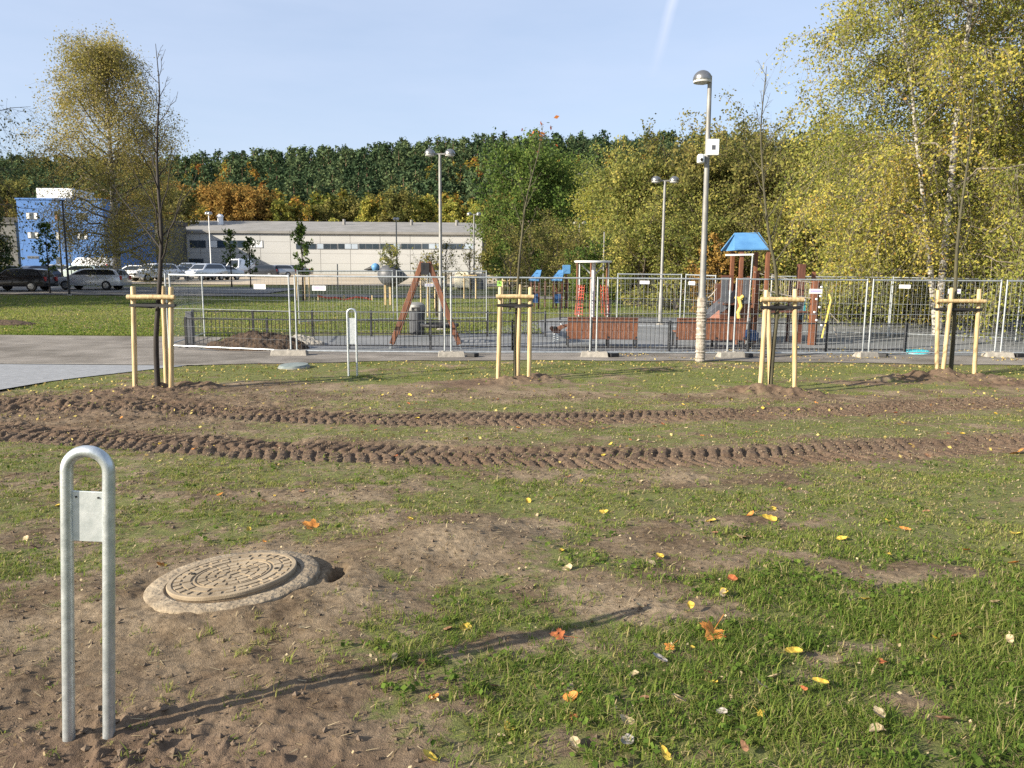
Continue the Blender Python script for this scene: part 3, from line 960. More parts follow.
rng = np.random.default_rng(4)
pr_c = [pine_proto(s, True) for s in range(4)]; pr_d = [pine_proto(s + 20, False) for s in range(4)]
for nm, mats, conif, label, cat in (('pine_forest', [LM['pine'], M['pinebark']], True, 'dark green pine forest covering the long hill behind the hall', 'forest'),
                                    ('autumn_woodland', [LM['mixed'], M['bark']], False, 'yellow and brown broadleaf wood at the foot of the pine hill', 'woodland')):
    VV = []; FF = []; TT = []; FM = []; n0 = 0
    y = 150.
    while y < 372:
        x = -.72 * y - 30
        while x < .42 * y + 30:
            xx = x + rng.uniform(-2.2, 2.2); yv = y + rng.uniform(-2.2, 2.2)
            x += 5.4 + .006 * y
            ax = xx / yv
            # broadleaf belt: foot of the hill, and a saddle left of the long ridge
            dec = vnoise(np.array([xx * .035]), np.array([yv * .05]), 3)[0]
            belt = (yv < 186 + 26 * dec) or (-.47 < ax < -.30 and dec > .38 and yv > 215) or (dec > .80 and rng.uniform() < .4) or (ax > .02 and dec > .5 and yv < 260)
            if conif == belt: continue
            h = rng.uniform(12.5, 17.5) if conif else rng.uniform(10, 15)
            V, F, t, Tv, Tf = (pr_c if conif else pr_d)[rng.integers(4)]
            a = rng.uniform(0, 6.28); ca, sa = math.cos(a), math.sin(a)
            wd = h * rng.uniform(.9, 1.25)
            Rm = np.array([[ca * wd, -sa * wd, 0], [sa * wd, ca * wd, 0], [0, 0, h]])
            o = np.array([xx, yv, float(G(yv) + hill(xx, yv))])
            VV.append(V @ Rm.T + o); FF.append(F + n0); n0 += len(V)
            base_t = rng.normal() * .14 + (.5 if conif else .5 + .25 * (dec - .5))
            if not conif and ax < -.3: base_t += .12
            TT.append(t + base_t); FM.append(np.zeros(len(F), int))
            VV.append(Tv @ Rm.T + o); FF.append(Tf + n0); n0 += len(Tv); TT.append(np.full(len(Tf), .5)); FM.append(np.ones(len(Tf), int))
        y += 5.6 + .004 * y
    me = np_mesh(nm, np.concatenate(VV), np.concatenate(FF), mats, tint=np.concatenate(TT), fmat=np.concatenate(FM))
    tag(link(nm, me), label, cat, kind='stuff')
del VV, FF, TT, FM
# ------------------------------------------------------------------ near arch bollards
def arch_bollard(x, y, rz, top_z, width, plate_z, label, sink=.12, r=.0205, lean=0.):
    z0 = GH(x, y)
    t = empty('arch_bollard', (x, y, z0), rz)
    t.rotation_euler.y = lean
    tag(t, label, 'bollard', 'arched steel bollards')
    h = top_z - z0; hw = width / 2; rad = hw
    pts = [(-hw, 0, -sink), (-hw, 0, h * .5), (-hw, 0, h - rad - r)]
    for k in range(1, 16):
        a = PI - PI * k / 16
        pts.append((rad * math.cos(a), 0, h - rad - r + rad * math.sin(a)))
    pts += [(hw, 0, h - rad - r), (hw, 0, h * .5), (hw, 0, -sink)]
    MB().tube(pts, r, 20).build('bent_tube', M['galv'], t, smooth=True)
    p = MB().box(-hw + r * .55, hw - r * .55, -.004, .003, plate_z[0] - z0, plate_z[1] - z0).build('plate', M['galvplate'], t, bevel=.0015)
    for sx in (-1, 1):
        MB().lathe([(.0035, -.007), (.0035, -.0045)], 10, (sx * (hw - r - .012), 0, plate_z[1] - z0 - .02), 'y').build('screw', M['black'], p)
    return t


bl, brr = unproj(69, 737), unproj(109, 736)
bx_, by_ = (bl[0] + brr[0]) / 2, (bl[1] + brr[1]) / 2
bw = math.hypot(brr[0] - bl[0], brr[1] - bl[1])
arch_bollard(bx_, by_, math.atan2(brr[1] - bl[1], brr[0] - bl[0]), XZ(84, 445, by_)[1], bw,
             (XZ(86, 541, by_)[1], XZ(86, 491, by_)[1]), 'tall galvanised arch bollard with a small steel plate, nearest the camera in bare soil', lean=.066)
b2 = unproj(353, 376)
arch_bollard(b2[0], b2[1], .05, XZ(352.5, 308, b2[1])[1], .17, (XZ(352, 344, b2[1])[1], XZ(352, 318, b2[1])[1]),
             'thin arch bollard with a white plate standing at the far grass edge by the fence', r=.022)

# ------------------------------------------------------------------ manhole
M['manhole'] = pm('dusty cast cover', (.185, .143, .092), .95, c2=(.30, .24, .162), scale=7, bump=.2, bscale=140)
M['hole'] = pm('dark hole', (.01, .009, .008), 1)
mh_depth = (Vector((MAN_X, MAN_Y, 0)) - Vector((0, 0, CAM_Z))).dot(CM @ Vector((0, 0, -1)))
MR = 167 / 2 / FPX * mh_depth
mt = empty('manhole', (MAN_X, MAN_Y, GH(MAN_X, MAN_Y) - .002)); mt.rotation_euler = (R(-1.7), R(-3.5), 0)
tag(mt, 'round dusty manhole with raised patterned cover sitting askew on its ring in bare soil', 'manhole')
n = 72
MB().lathe([(MR * .60, -.10), (MR * .985, -.10), (MR, .0), (MR * .99, .018), (MR * .965, .026), (MR * .78, .024), (MR * .765, .012), (MR * .60, .010), (MR * .60, -.10)],
           n, close=False).build('ring_frame', pm('dusty concrete ring', (.15, .115, .075), .95, c2=(.30, .245, .17), scale=11, bump=.9, bscale=34), mt, smooth=True)
cv = MB(); cr = MR * .745
prof = [(cr * .0001, -.01), (cr * .985, -.01), (cr * .985, .034), (cr, .038), (cr, .053), (cr * .988, .058), (cr * .93, .058), (cr * .925, .0525), (cr * .60, .0525),
        (cr * .595, .058), (cr * .575, .058), (cr * .57, .0525), (cr * .0001, .0525)]
cv.lathe(prof, n)
cover = cv.build('cover', M['manhole'], mt, smooth=True)
cover.location = (MR * -.035, MR * .07, -.020); cover.rotation_euler = (R(-.8), R(-1.6), .3)
rel = MB()


def blocks(nb, r0, r1, fill, ph, z0=.0515, z1=.0585):
    for k in range(nb):
        a0 = 2 * PI * (k + .5 - fill / 2) / nb + ph; a1 = 2 * PI * (k + .5 + fill / 2) / nb + ph
        m0 = [a0 + (a1 - a0) * i / 3 for i in range(4)]
        poly = [(cr * r1 * math.cos(a), cr * r1 * math.sin(a)) for a in m0] + [(cr * r0 * math.cos(a), cr * r0 * math.sin(a)) for a in reversed(m0)]
        rel.prism(poly, z0, z1, 'z')


blocks(30, .80, .90, .62, 0); blocks(12, .645, .76, .86, .1)
blocks(18, .42, .54, .80, .05); blocks(12, .28, .385, .78, .2); blocks(7, .13, .245, .74, .1); blocks(1, .0, .09, .99, 0)
rel.build('relief_pattern', M['manhole'], cover)
for a in (2.7, -.25):
    MB().lathe([(.012, .0585), (.012, .0625)], 12, (cr * .70 * math.cos(a), cr * .70 * math.sin(a), 0)).build('lifting_hole', M['hole'], cover)
# far small covers
def small_cover(px, py, r, h, mat, label, cat='manhole cover', sq=1.0):
    x, y = unproj(px, py)
    t = MB().lathe([(r, -.05), (r, h * .5), (r * .93, h * .9), (r * .5, h * 1.1), (.001, h * 1.15)], 28).build('manhole_cover', mat, None, smooth=True)
    t.location = (x, y, GH(x, y)); t.rotation_euler = (R(2), R(-2), 0)
    lip = MB().lathe([(r * 1.05, -.04), (r * 1.05, h * .4), (r * .99, h * .42), (r * .99, -.04)], 28, close=False).build('rim', M['concrete'], t, smooth=True)
    tag(t, label, cat)


small_cover(294, 368, .33, .09, pm('green grey cover', (.11, .14, .14), .8, c2=(.19, .22, .21), scale=6), 'low green grey round cover on the grass edge before the concrete fence foot')
small_cover(916, 354, .33, .10, M['turq'], 'bright turquoise round cover lying beside the right end of the path')

# ------------------------------------------------------------------ staked saplings
def img_tube(mb, pts, Y, r, n=8, ys=None):
    P = []
    for i, (px, py) in enumerate(pts):
        yy = Y if ys is None else ys[i]
        x, z = XZ(px, py, yy); P.append((x, yy, z))
    mb.tube(P, r, n); return P


def stake_set(spot, posts, bar, strap_py, label):
    x, y = unproj(*spot)
    t = empty('tree_stakes', (x, y, GH(x, y)))
    tag(t, label, 'tree stakes', 'peeled stakes round the saplings')
    inv = Vector((-x, -y, -GH(x, y)))
    tops = []
    for k, (bxp, byp, txp, typ, dy, dty) in enumerate(posts):
        xb, zb = XZ(bxp, byp, y + dy); xt, zt = XZ(txp, typ, y + dty)
        a = Vector((xb, y + dy, min(zb, GH(xb, y + dy)) - .12)) + inv; b_ = Vector((xt, y + dty, zt)) + inv
        MB().tube([a, a.lerp(b_, .5), b_ - (b_ - a).normalized() * .012, b_], [.043, .042, .041, .034], 12).build('stake', M['stake'], t, smooth=True)
        tops.append((b_, a))
    z = XZ(bar[0], bar[2], y - .05)[1]; x0 = XZ(bar[0], bar[2], y - .06)[0] - x; x1 = XZ(bar[1], bar[2], y - .06)[0] - x; zz = z - GH(x, y)
    MB().tube([(x0, -.075, zz), ((x0 + x1) / 2, -.075, zz + .004), (x1, -.075, zz)], .042, 12).build('crossbar', M['stake'], t, smooth=True)
    # two more bars back to the rear post
    rear = max(tops, key=lambda q: q[0].y)[0]
    for xa in (x0 + .06, x1 - .06):
        if abs(rear.x - xa) + abs(rear.y) > .18:
            MB().tube([(xa, -.03, zz - .005), (rear.x, rear.y - .02, zz - .005)], .036, 10).build('crossbar', M['stake'], t, smooth=True)
    zs = XZ(bar[0], strap_py, y)[1] - GH(x, y)
    s = MB()
    ring = [(x0 + .02, -.05), (x1 - .02, -.05), (x1 - .02, .03), (rear.x, rear.y + .04), (x0 + .02, .03), (x0 + .02, -.05)]
    for (ax, ay), (bx2, by2) in zip(ring[:-1], ring[1:]):
        s.bar((ax, ay, zs), (bx2, by2, zs), .006, .045)
    tx = 0.0
    for sx in (x0 + .03, x1 - .03):
        s.bar((sx, -.02, zs - .01), (tx, .08, zs - .035), .008, .05)
    s.build('strap', M['black'], t)
    return t, x, y


def sapling(spot, pts, label, leaf, bark, seed, nb=16, nl=0, r0=.032, tz=.4, spread=.75, lsz=.06, top_leaves=False, dy=.08):
    x, y = unproj(*spot); y += dy
    z0 = GH(x, y)
    rng = np.random.default_rng(seed)
    P = []
    for px, py in pts:
        xx, zz = XZ(px, py, y); P.append((xx - x, 0, zz - z0))
    P = np.array(P); P[0, 2] = -.05
    # resample smoothly
    s = np.linspace(0, 1, len(P)); q = np.linspace(0, 1, 26)
    Q = np.stack([np.interp(q, s, P[:, i]) for i in range(3)], 1)
    Q[1:-1] = (Q[:-2] + Q[1:-1] * 2 + Q[2:]) / 4
    Q[:, 1] += np.sin(q * 7 + seed) * .03 * q
    H = Q[-1, 2]
    r = r0 * (1 - q) ** .85 + .004
    w1 = [(Q, r)]; w2 = []; w3 = []; LP = []
    for i in range(nb):
        t = tz + (1 - tz) * (i + rng.uniform(.1, .9)) / nb * .97
        p0 = np.array([np.interp(t, q, Q[:, k]) for k in range(3)])
        a = i * 2.4 + rng.uniform(-.5, .5); el = R(rng.uniform(42, 68))
        L = spread * (1.1 - t) * rng.uniform(.7, 1.5) + .12
        d = np.array([math.cos(a) * math.cos(el), math.sin(a) * math.cos(el), math.sin(el)])
        qq = np.linspace(0, 1, 6)[:, None]
        B = p0 + d * L * qq + np.array([0, 0, L * .15]) * qq ** 2
        B[1:] += rng.normal(size=(5, 3)) * L * .02
        w2.append((B, np.interp(t, q, r) * .45 * (1 - qq[:, 0] * .8) + .0015))
        for j in range(5):
            u_ = rng.uniform(.3, 1); b0 = B[min(5, int(u_ * 5))]
            dd = unit(d + rng.normal(size=3) * .55)
            l2 = L * rng.uniform(.2, .45)
            w3.append((np.stack([b0, b0 + dd * l2 * .5, b0 + dd * l2]), np.array([.003, .0025, .0015])))
            if nl:
                LP.append(b0 + dd * l2 * rng.uniform(.2, 1, size=(nl, 1)) + rng.normal(size=(nl, 3)) * .03)
    t_ = empty('sapling', (x, y, z0)); tag(t_, label, 'sapling', 'staked saplings')
    link('trunk', wood_mesh('trunk', w1, w2, w3, bark), t_)
    if top_leaves:
        tp = Q[-1]; LP.append(tp + rng.normal(size=(16, 3)) * np.array([.16, .12, .14]) + np.array([0, 0, -.12]))
    if LP:
        LP = np.concatenate(LP)
        V, F = leaf_quads(rng, LP, lsz, .6)
        link('leaves', np_mesh('leaves', V, F, leaf, tint=.5 + rng.normal(size=len(LP)) * .2), t_)


stake_set((155, 391), [(135, 391, 133, 286.5, 0, 0), (171, 390, 171, 287, 0, 0), (166.5, 388, 163, 286, .55, .5)], (127.5, 175, 297), 305,
          'three pale stakes with crossbar round the tall bare sapling at left')
stake_set((514, 381), [(498, 381, 500.5, 287, 0, 0), (529, 381, 530.5, 287, 0, 0), (517.5, 379.5, 520, 284.5, .5, .5)], (496, 534, 296.5), 305,
          'three pale stakes with crossbar round the slim sapling in the middle')
stake_set((778, 394), [(760, 394, 766.5, 290, 0, 0), (795, 392, 795, 289, 0, 0), (771, 391, 768, 292, .6, .6)], (760.5, 803.5, 299.5), 307,
          'leaning pale stakes with crossbar before the blue roofed play tower')
stake_set((957, 378), [(937, 378, 938, 290, 0, 0), (942, 380, 952, 288, -.1, -.05), (974, 378, 979.5, 289, .1, 0)], (936, 985, 301), 309,
          'three pale stakes, one crossing another, under the birches at right')
sapling((158, 391), [(158, 391), (155.5, 340), (159, 300), (161, 262), (162, 235), (158.5, 195), (156, 160), (157, 120), (160, 90), (156, 44)],
        'tall bare black barked sapling held by stakes in front of the golden birch', LM['olive'], M['trunkdark'], 3, nb=20, nl=0, r0=.045, tz=.33, spread=1.25)
sapling((516, 381), [(515, 381), (515, 335), (517, 300), (519, 262), (522, 235), (525, 205), (531, 180), (538, 155), (543, 126)],
        'slim sapling leaning right with a few red leaves at its tip', LM['russet'], M['trunkgreen'], 14, nb=12, nl=0, r0=.028, tz=.45, spread=.5, top_leaves=True, lsz=.09)
sapling((771, 394), [(770, 394), (773, 350), (777, 318), (778, 295), (775, 262), (770, 245), (765, 205), (762, 170), (760, 130), (763, 100), (767, 66)],
        'curved bare sapling in front of the play tower with upright bare twigs', LM['olive'], M['trunkgreen'], 25, nb=18, nl=0, r0=.036, tz=.4, spread=.95)
sapling((952, 378), [(950, 378), (953, 340), (955, 300), (957, 250), (962, 205), (968, 160), (972, 110), (975, 70)],
        'olive barked sapling rising into the birch foliage at right', LM['willow'], M['trunkgreen'], 36, nb=14, nl=2, r0=.045, tz=.4, spread=.8)

# ------------------------------------------------------------------ lamp posts
def dome(mb, c, r=.21):
    mb.lathe([(r * .97, -.03), (r, 0), (r * .96, r * .28), (r * .82, r * .55), (r * .58, r * .78), (r * .3, r * .91), (.002, r * .95)], 22, c, close=False)


def lamp_post(px, base_py, top_py, label, heads=2, Y=None, base_r=.075, top_r=.05, lean=0., mat='pole', hr=.18, group='dome lamp posts', sp=.34):
    if Y is None: x, y = unproj(px, base_py)
    else: y = Y; x = PX(px, y, base_py)
    z0 = float(G(y)); H = XZ(px, top_py, y)[1] - z0
    t = empty('lamp_post', (x, y, z0)); tag(t, label, 'lamp post', group)
    t.rotation_euler.y = lean
    MB().tube([(0, 0, -.1), (0, 0, H * .22), (0, 0, H * .23), (0, 0, H - .12)], [base_r, base_r * .95, top_r * 1.2, top_r], 16).build('pole', M[mat], t, smooth=True)
    MB().lathe([(base_r * 1.9, -.02), (base_r * 1.9, .03), (base_r * 1.15, .06)], 16).build('base_plate', M['concrete'], t)
    if heads == 2:
        arm = MB().bar((-sp, 0, H - .1), (sp, 0, H - .1), .06, .05); arm.build('arm', M[mat], t)
        for s in (-1, 1):
            d = MB(); dome(d, (s * sp, 0, H - .1), hr); o = d.build('lamp_head', M['dome'], t, smooth=True)
            MB().lathe([(hr * .9, -.06), (hr * .9, -.02), (hr * .4, -.09 + .0)], 18, (s * sp, 0, H - .1)).build('diffuser', M['opal'], o, smooth=True)
    return t, H


# tall near one with cameras
x, y = unproj(700, 362)
t = empty('lamp_post', (x, y, float(G(y)) - .02)); xt, zt = XZ(710, 76, y)
tag(t, 'tallest grey lamp post with white camera boxes and wrapped foot, single dome head', 'lamp post', 'dome lamp posts')
H = zt - t.location.z; dx = xt - x
def lp_at(z): return dx * z / H
MB().tube([(lp_at(z), 0, z) for z in (-.1, 1.55, 1.7, H * .6, H)], [.095, .09, .074, .062, .048], 18).build('pole', M['pole'], t, smooth=True)
rng_ = random.Random(3); prof = []
for k in range(46):
    prof.append((.112 + rng_.uniform(-.008, .012) + (.006 if k % 2 else -.006), .03 + k * .034))
wr = MB().lathe(prof, 18).build('wrapping', M['wrap'], t); wr.rotation_euler.y = math.atan2(dx, H)
tw = MB().tube([(.06, 0, 1.5), (.2, -.02, 1.62), (.32, -.02, 1.78)], [.02, .015, .008], 8).build('loose_strip', M['wrap'], t)
hd = MB(); dome(hd, (lp_at(H) - .17, -.0, H - .08), .215); h_ = hd.build('lamp_head', M['dome'], t, smooth=True)
MB().lathe([(.20, -.07), (.21, -.02), (.08, -.10)], 18, (lp_at(H) - .17, 0, H - .08)).build('diffuser', M['opal'], h_, smooth=True)
z1 = XZ(709, 156, y)[1] - t.location.z; z2 = XZ(709, 140, y)[1] - t.location.z
bxx = lp_at(z1)
bo = MB().box(bxx - .03, bxx + .23, -.16, -.06, z1, z2).build('white_box', M['white'], t, bevel=.012)
MB().box(bxx + .06, bxx + .14, -.166, -.16, z1 + .12, z1 + .22).build('box_label', M['greypanel'], bo)
cm_ = MB().lathe([(.001, .11), (.06, .10), (.085, .05), (.085, -.08), (.06, -.10), (.001, -.11)], 16, (bxx - .17, -.1, z1 - .08)).build('camera', M['white'], t, smooth=True)
MB().bar((bxx - .15, -.06, z1 - .0), (bxx + .02, 0, z1 + .02), .05, .05).build('camera_bracket', M['white'], t)
MB().tube([(bxx - .17, -.16, z1 - .1), (bxx - .17, -.205, z1 - .11)], .035, 12).build('camera_lens', M['black'], cm_, smooth=True)

lamp_post(441, 330, 151, 'double dome lamp post right of the timber swing frame', base_r=.085, top_r=.05)
lamp_post(660, 325, 178, 'double dome lamp post between the two benches', base_r=.085, top_r=.05)
lamp_post(474, 0, 213, 'distant double dome lamp post in front of the right end of the hall', Y=57)
lamp_post(584, 0, 222, 'distant double dome lamp post above the round climbing frame', Y=62, base_r=.12)
lamp_post(393, 0, 218, 'thin distant lamp post behind the bird shaped planter', Y=66, sp=.12, hr=.16)
lamp_post(198, 0, 213, 'small lamp post just left of the lit windows of the hall', Y=92, sp=.15, hr=.3, mat='white')
lamp_post(47, 0, 199, 'double dome lamp post with shade in its black colour, before the blue building', Y=47, mat='blacksteel', base_r=.07)  # black colour stands in for the shade this post is in
lamp_post(41, 0, 211, 'slim lamp post coloured black for shade, left of the one with two domes', Y=62, sp=.12, hr=.16, mat='blacksteel')  # shaded as well, so its shade is in the black colour
# street lamp with a flat arm
x = PX(497, 84); z0 = float(G(84.)); H = XZ(497, 240, 84)[1] - z0
t = empty('street_lamp', (x, 84, z0)); tag(t, 'grey street lamp with one short raised arm beside the hall gable', 'street lamp')
MB().tube([(0, 0, 0), (0, 0, H)], [.10, .07], 12).build('pole', M['pole'], t, smooth=True)
MB().tube([(0, 0, H), (.5, 0, H + .12), (1.0, 0, H + .22)], .06, 8).build('arm', M['pole'], t)
MB().quadbox([(.9, -.12, H + .15), (1.5, -.1, H + .3), (1.5, .1, H + .3), (.9, .12, H + .15), (.9, -.12, H + .27), (1.5, -.1, H + .38), (1.5, .1, H + .38), (.9, .12, H + .27)]).build('lamp_head', M['white'], t)
# second thin one
x = PX(530, 70); z0 = float(G(70.)); H = XZ(530, 246, 70)[1] - z0
t = empty('street_lamp', (x, 70, z0)); tag(t, 'thin olive street lamp with one arm in front of the deep green tree', 'street lamp')
MB().tube([(0, 0, 0), (0, 0, H)], [.08, .05], 10).build('pole', M['trunkgreen'], t, smooth=True)
MB().tube([(0, 0, H), (.4, 0, H + .15), (1.1, 0, H + .18)], .04, 8).build('arm', M['pole'], t)
MB().box(.9, 1.35, -.09, .09, H + .12, H + .2).build('lamp_head', M['white'], t)

# ------------------------------------------------------------------ temporary mesh fence
def fence_panel(a, b, label, sign=None, za=None, zb=None, H=1.98, group='temporary mesh fence panels'):
    ax, ay = a; bx2, by2 = b
    za = float(G(ay)) + .02 if za is None else za; zb = float(G(by2)) + .02 if zb is None else zb
    L = math.hypot(bx2 - ax, by2 - ay)
    t = empty('mesh_fence', (ax, ay, za), math.atan2(by2 - ay, bx2 - ax))
    t.rotation_euler = (0, -math.atan2(zb - za, L), math.atan2(by2 - ay, bx2 - ax))
    tag(t, label, 'fence panel', group)
    f = MB()
    f.tube([(.02, 0, -.0), (.02, 0, H)], .021, 10); f.tube([(L - .02, 0, 0), (L - .02, 0, H)], .021, 10)
    f.tube([(.02, 0, .10), (L - .02, 0, .10)], .017, 8); f.tube([(.02, 0, H - .03), (L - .02, 0, H - .03)], .02, 8)
    f.build('frame', M['fence_steel'], t, smooth=True)
    w_ = MB()
    n = int(L / .115)
    for i in range(1, n):
        xx = .02 + (L - .04) * i / n
        w_.tube([(xx, -.004, .1), (xx, -.004, H - .03)], .0019, 4, cap=False)
    for z in (.36, .62, .86, 1.34, 1.60, 1.82):
        w_.tube([(.02, .004, z), (L - .02, .004, z)], .0019, 4, cap=False)
    w_.tube([(.02, -.006, 1.08), (L - .02, -.006, 1.08)], .0065, 5, cap=False)
    w_.build('wire_mesh', M['wire'], t)
    if sign:
        s0, z = sign
        s_ = MB().box(s0, s0 + .34, -.016, -.010, z, z + .12).build('sign_plate', M['sign'], t)
        MB().box(s0 + .03, s0 + .31, -.018, -.016, z + .045, z + .085).build('print_band', M['signlilac'], s_)
    return t


def fp(px, py): return unproj(px, py)


FJ = [fp(171, 350), fp(294, 355.5), fp(448, 357), fp(593, 357), fp(730, 357.5), fp(865, 357.5), fp(997, 357.5), fp(1120, 358)]
fl = ['leftmost near mesh fence panel, set askew before the soil heap', 'second near mesh fence panel, behind the thin arch bollard',
      'near mesh fence panel between the timber swing frame and the left bench', 'near mesh fence panel in front of the slatted left bench',
      'near mesh fence panel before the slide of the play tower', 'near mesh fence panel right of the play tower roof',
      'near mesh fence panel behind the stakes under the birches', 'rightmost near mesh fence panel running out of frame']
sg = [(2.6, 1.62), (.45, 1.60), None, None, (1.9, 1.6), (2.0, 1.62), (2.7, 1.64), (.15, 1.64)]
for i in range(7):
    a, b = FJ[i], FJ[i + 1]
    L = math.hypot(b[0] - a[0], b[1] - a[1]); g = .06 / L
    ja = (a[0] + (b[0] - a[0]) * g, a[1] + (b[1] - a[1]) * g); jb = (b[0] - (b[0] - a[0]) * g, b[1] - (b[1] - a[1]) * g)
    fence_panel(ja, jb, fl[i], sg[i])
fence_panel(fp(205, 337), fp(169, 349), 'short mesh fence panel receding behind the leftmost panel', None)
bk = [fp(1016, 342), fp(888, 337), fp(768, 335), fp(713, 334)]
fence_panel(bk[1], bk[0], 'rear mesh fence panel behind the birch trunks at right', (.2, 1.6))
fence_panel(bk[2], bk[1], 'rear mesh fence panel behind the right climbing posts', None)
fence_panel(fp(683, 330), bk[3], 'rear mesh fence panel behind the right bench', (.2, 1.6))
fence_panel(fp(616, 329), fp(680, 330), 'rear mesh fence panel behind the middle lamp post', (.8, 1.6))
fence_panel(fp(299, 325), fp(394, 322), 'rear mesh fence panel on the lawn left of the swing', None)
fence_panel(fp(397, 322), fp(487, 321), 'rear mesh fence panel behind the swing', (1.1, 1.35))
# concrete feet
feet_l = ['second concrete fence foot, wide slab left of the thin arch bollard', 'pale concrete fence foot just right of the swing frame', 'concrete fence foot below the left bench',
          'broken concrete fence foot right of the wrapped lamp post', 'fence foot lying in brown leaves right of the play tower', 'concrete fence foot at the right under the birches']
for i, (p, (w0, w1)) in enumerate(zip(FJ[1:7], ((-.55, .35), (-.25, .42), (-.32, .38), (-.35, .35), (-.3, .3), (-.35, .35)))):
    m_ = MB()
    m_.quadbox([(w0, -.17, -.03), (w1, -.17, -.03), (w1, .17, -.03), (w0, .17, -.03), (w0 + .03, -.13, .12), (w1 - .03, -.13, .12), (w1 - .03, .13, .12), (w0 + .03, .13, .12)])
    for k in (-.12, .12):
        m_.lathe([(.04, .119), (.04, .137), (.028, .137)], 12, (k, 0, 0))
    o = m_.build('concrete_weight', M['concrete'], None, bevel=.006)
    o.location = (p[0], p[1] - .02, float(G(p[1])) + .02); o.rotation_euler.z = (.05, .12, -.08, .2, .3, -.1)[i]
    tag(o, feet_l[i], 'fence foot', 'concrete feet of the mesh fence')
    b_ = MB()
    b_.box(-.10, .10, -.12, .12, 0, .09)
    if i != 0:
        q = b_.build('rubber_block', M['black'], None, bevel=.01); q.location = (p[0] + (.5, .62, .5, .45, .42, .5)[i], p[1] - .05, float(G(p[1])) + .02)
        q.rotation_euler.z = i
        tag(q, 'black rubber block on the path ' + ('by the thin arch bollard', 'right of the swing frame', 'below the left bench', 'right of the wrapped lamp post', 'beside the brown leaves', 'under the birches')[i], 'block', 'black rubber blocks')


# ------------------------------------------------------------------ low black railings
def railing(pts, label, H=.78, step=2.0, group='low black railings'):
    t = empty('railing', (pts[0][0], pts[0][1], float(G(pts[0][1])) + .02)); tag(t, label, 'railing', group)
    ox, oy, oz = t.location
    bars = MB()
    for (x0, y0), (x1, y1) in zip(pts[:-1], pts[1:]):
        L = math.hypot(x1 - x0, y1 - y0); n = max(1, round(L / step))
        def at_(s): 
            xx, yy = x0 + (x1 - x0) * s, y0 + (y1 - y0) * s
            return xx - ox, yy - oy, float(G(yy)) + .02 - oz
        for i in range(n + 1):
            px_, py_, pz_ = at_(i / n)
            MB().box(px_ - .03, px_ + .03, py_ - .03, py_ + .03, pz_, pz_ + H + .05).build('post', M['blacksteel'], t)
        a, b_ = at_(0), at_(1)
        for hz, th in ((H, .035), (.10, .03)):
            bars.bar((a[0], a[1], a[2] + hz), (b_[0], b_[1], b_[2] + hz), .03, th)
        m_ = int(L / .115)
        for i in range(1, m_):
            q = at_(i / m_)
            bars.tube([(q[0], q[1], q[2] + .1), (q[0], q[1], q[2] + H)], .0065, 4, cap=False)
    bars.build('bars', M['blacksteel'], t)


yF = 20.6
railing([(PX(190, 20.9, 350), yF + .1), (0, yF), (PX(905, yF, 345), yF)], 'long near low black railing in front of the playground')
railing([(PX(194, 24.2, 340), 24.2), (PX(545, 24.8, 335), 24.8)], 'rear low black railing along the lawn edge')
railing([(PX(560, 31.5, 320), 31.5), (PX(905, 31.5, 325), 31.5)], 'farthest low black railing behind the play equipment')
gb = MB().box(-.09, .09, -.05, .05, 0, .95).build('bollard', M['greypanel'], None, bevel=.01)
gb.location = (PX(193.5, 21.4, 340), 21.2, float(G(21.)) + .02); tag(gb, 'flat dark grey bollard at the left end of the black railing', 'bollard')

# ------------------------------------------------------------------ benches
def bench(px0, px1, Y, label):
    x0, x1 = PX(px0, Y, 330), PX(px1, Y, 330); L = x1 - x0; z0 = float(G(Y)) + .02
    t = empty('park_bench', ((x0 + x1) / 2, Y, z0)); tag(t, label, 'bench', 'slatted benches facing the playground')
    b_ = MB(); n = int(L / .135)
    for i in range(n):
        xa = -L / 2 + L * i / n
        b_.quadbox([(xa + .006, -.0, .22), (xa + L / n - .006, 0, .22), (xa + L / n - .006, .03, .22), (xa + .006, .03, .22),
                    (xa + .006, -.10, .82), (xa + L / n - .006, -.10, .82), (xa + L / n - .006, -.07, .82), (xa + .006, -.07, .82)])
    b_.build('backrest', M['benchwood'], t)
    s = MB()
    for i in range(5):
        s.box(-L / 2, L / 2, .06 + i * .09, .135 + i * .09, .43, .46)
    s.build('seat', M['benchwood'], t)
    for sx in (-L / 2 + .03, .18, L / 2 - .03):
        lg = MB()
        lg.bar((sx, -.04, 0), (sx, .03, .42), .05, .05).bar((sx, .45, 0), (sx, .45, .43), .05, .05).bar((sx, .02, .41), (sx, .47, .41), .05, .04).bar((sx, .04, .40), (sx, -.06, .80), .04, .03)
        lg.build('leg', M['blacksteel'], t)
    MB().bar((-L / 2, -.02, .235), (L / 2, -.02, .235), .02, .03).bar((-L / 2, -.10, .83), (L / 2, -.10, .83), .05, .03).build('back_rail', M['darkwood'], t)


bench(567, 637.5, 21.7, 'left slatted red brown bench seen from behind, below the round climbing frame')
bench(676, 745, 21.7, 'right slatted red brown bench seen from behind, partly hidden by the wrapped lamp post')

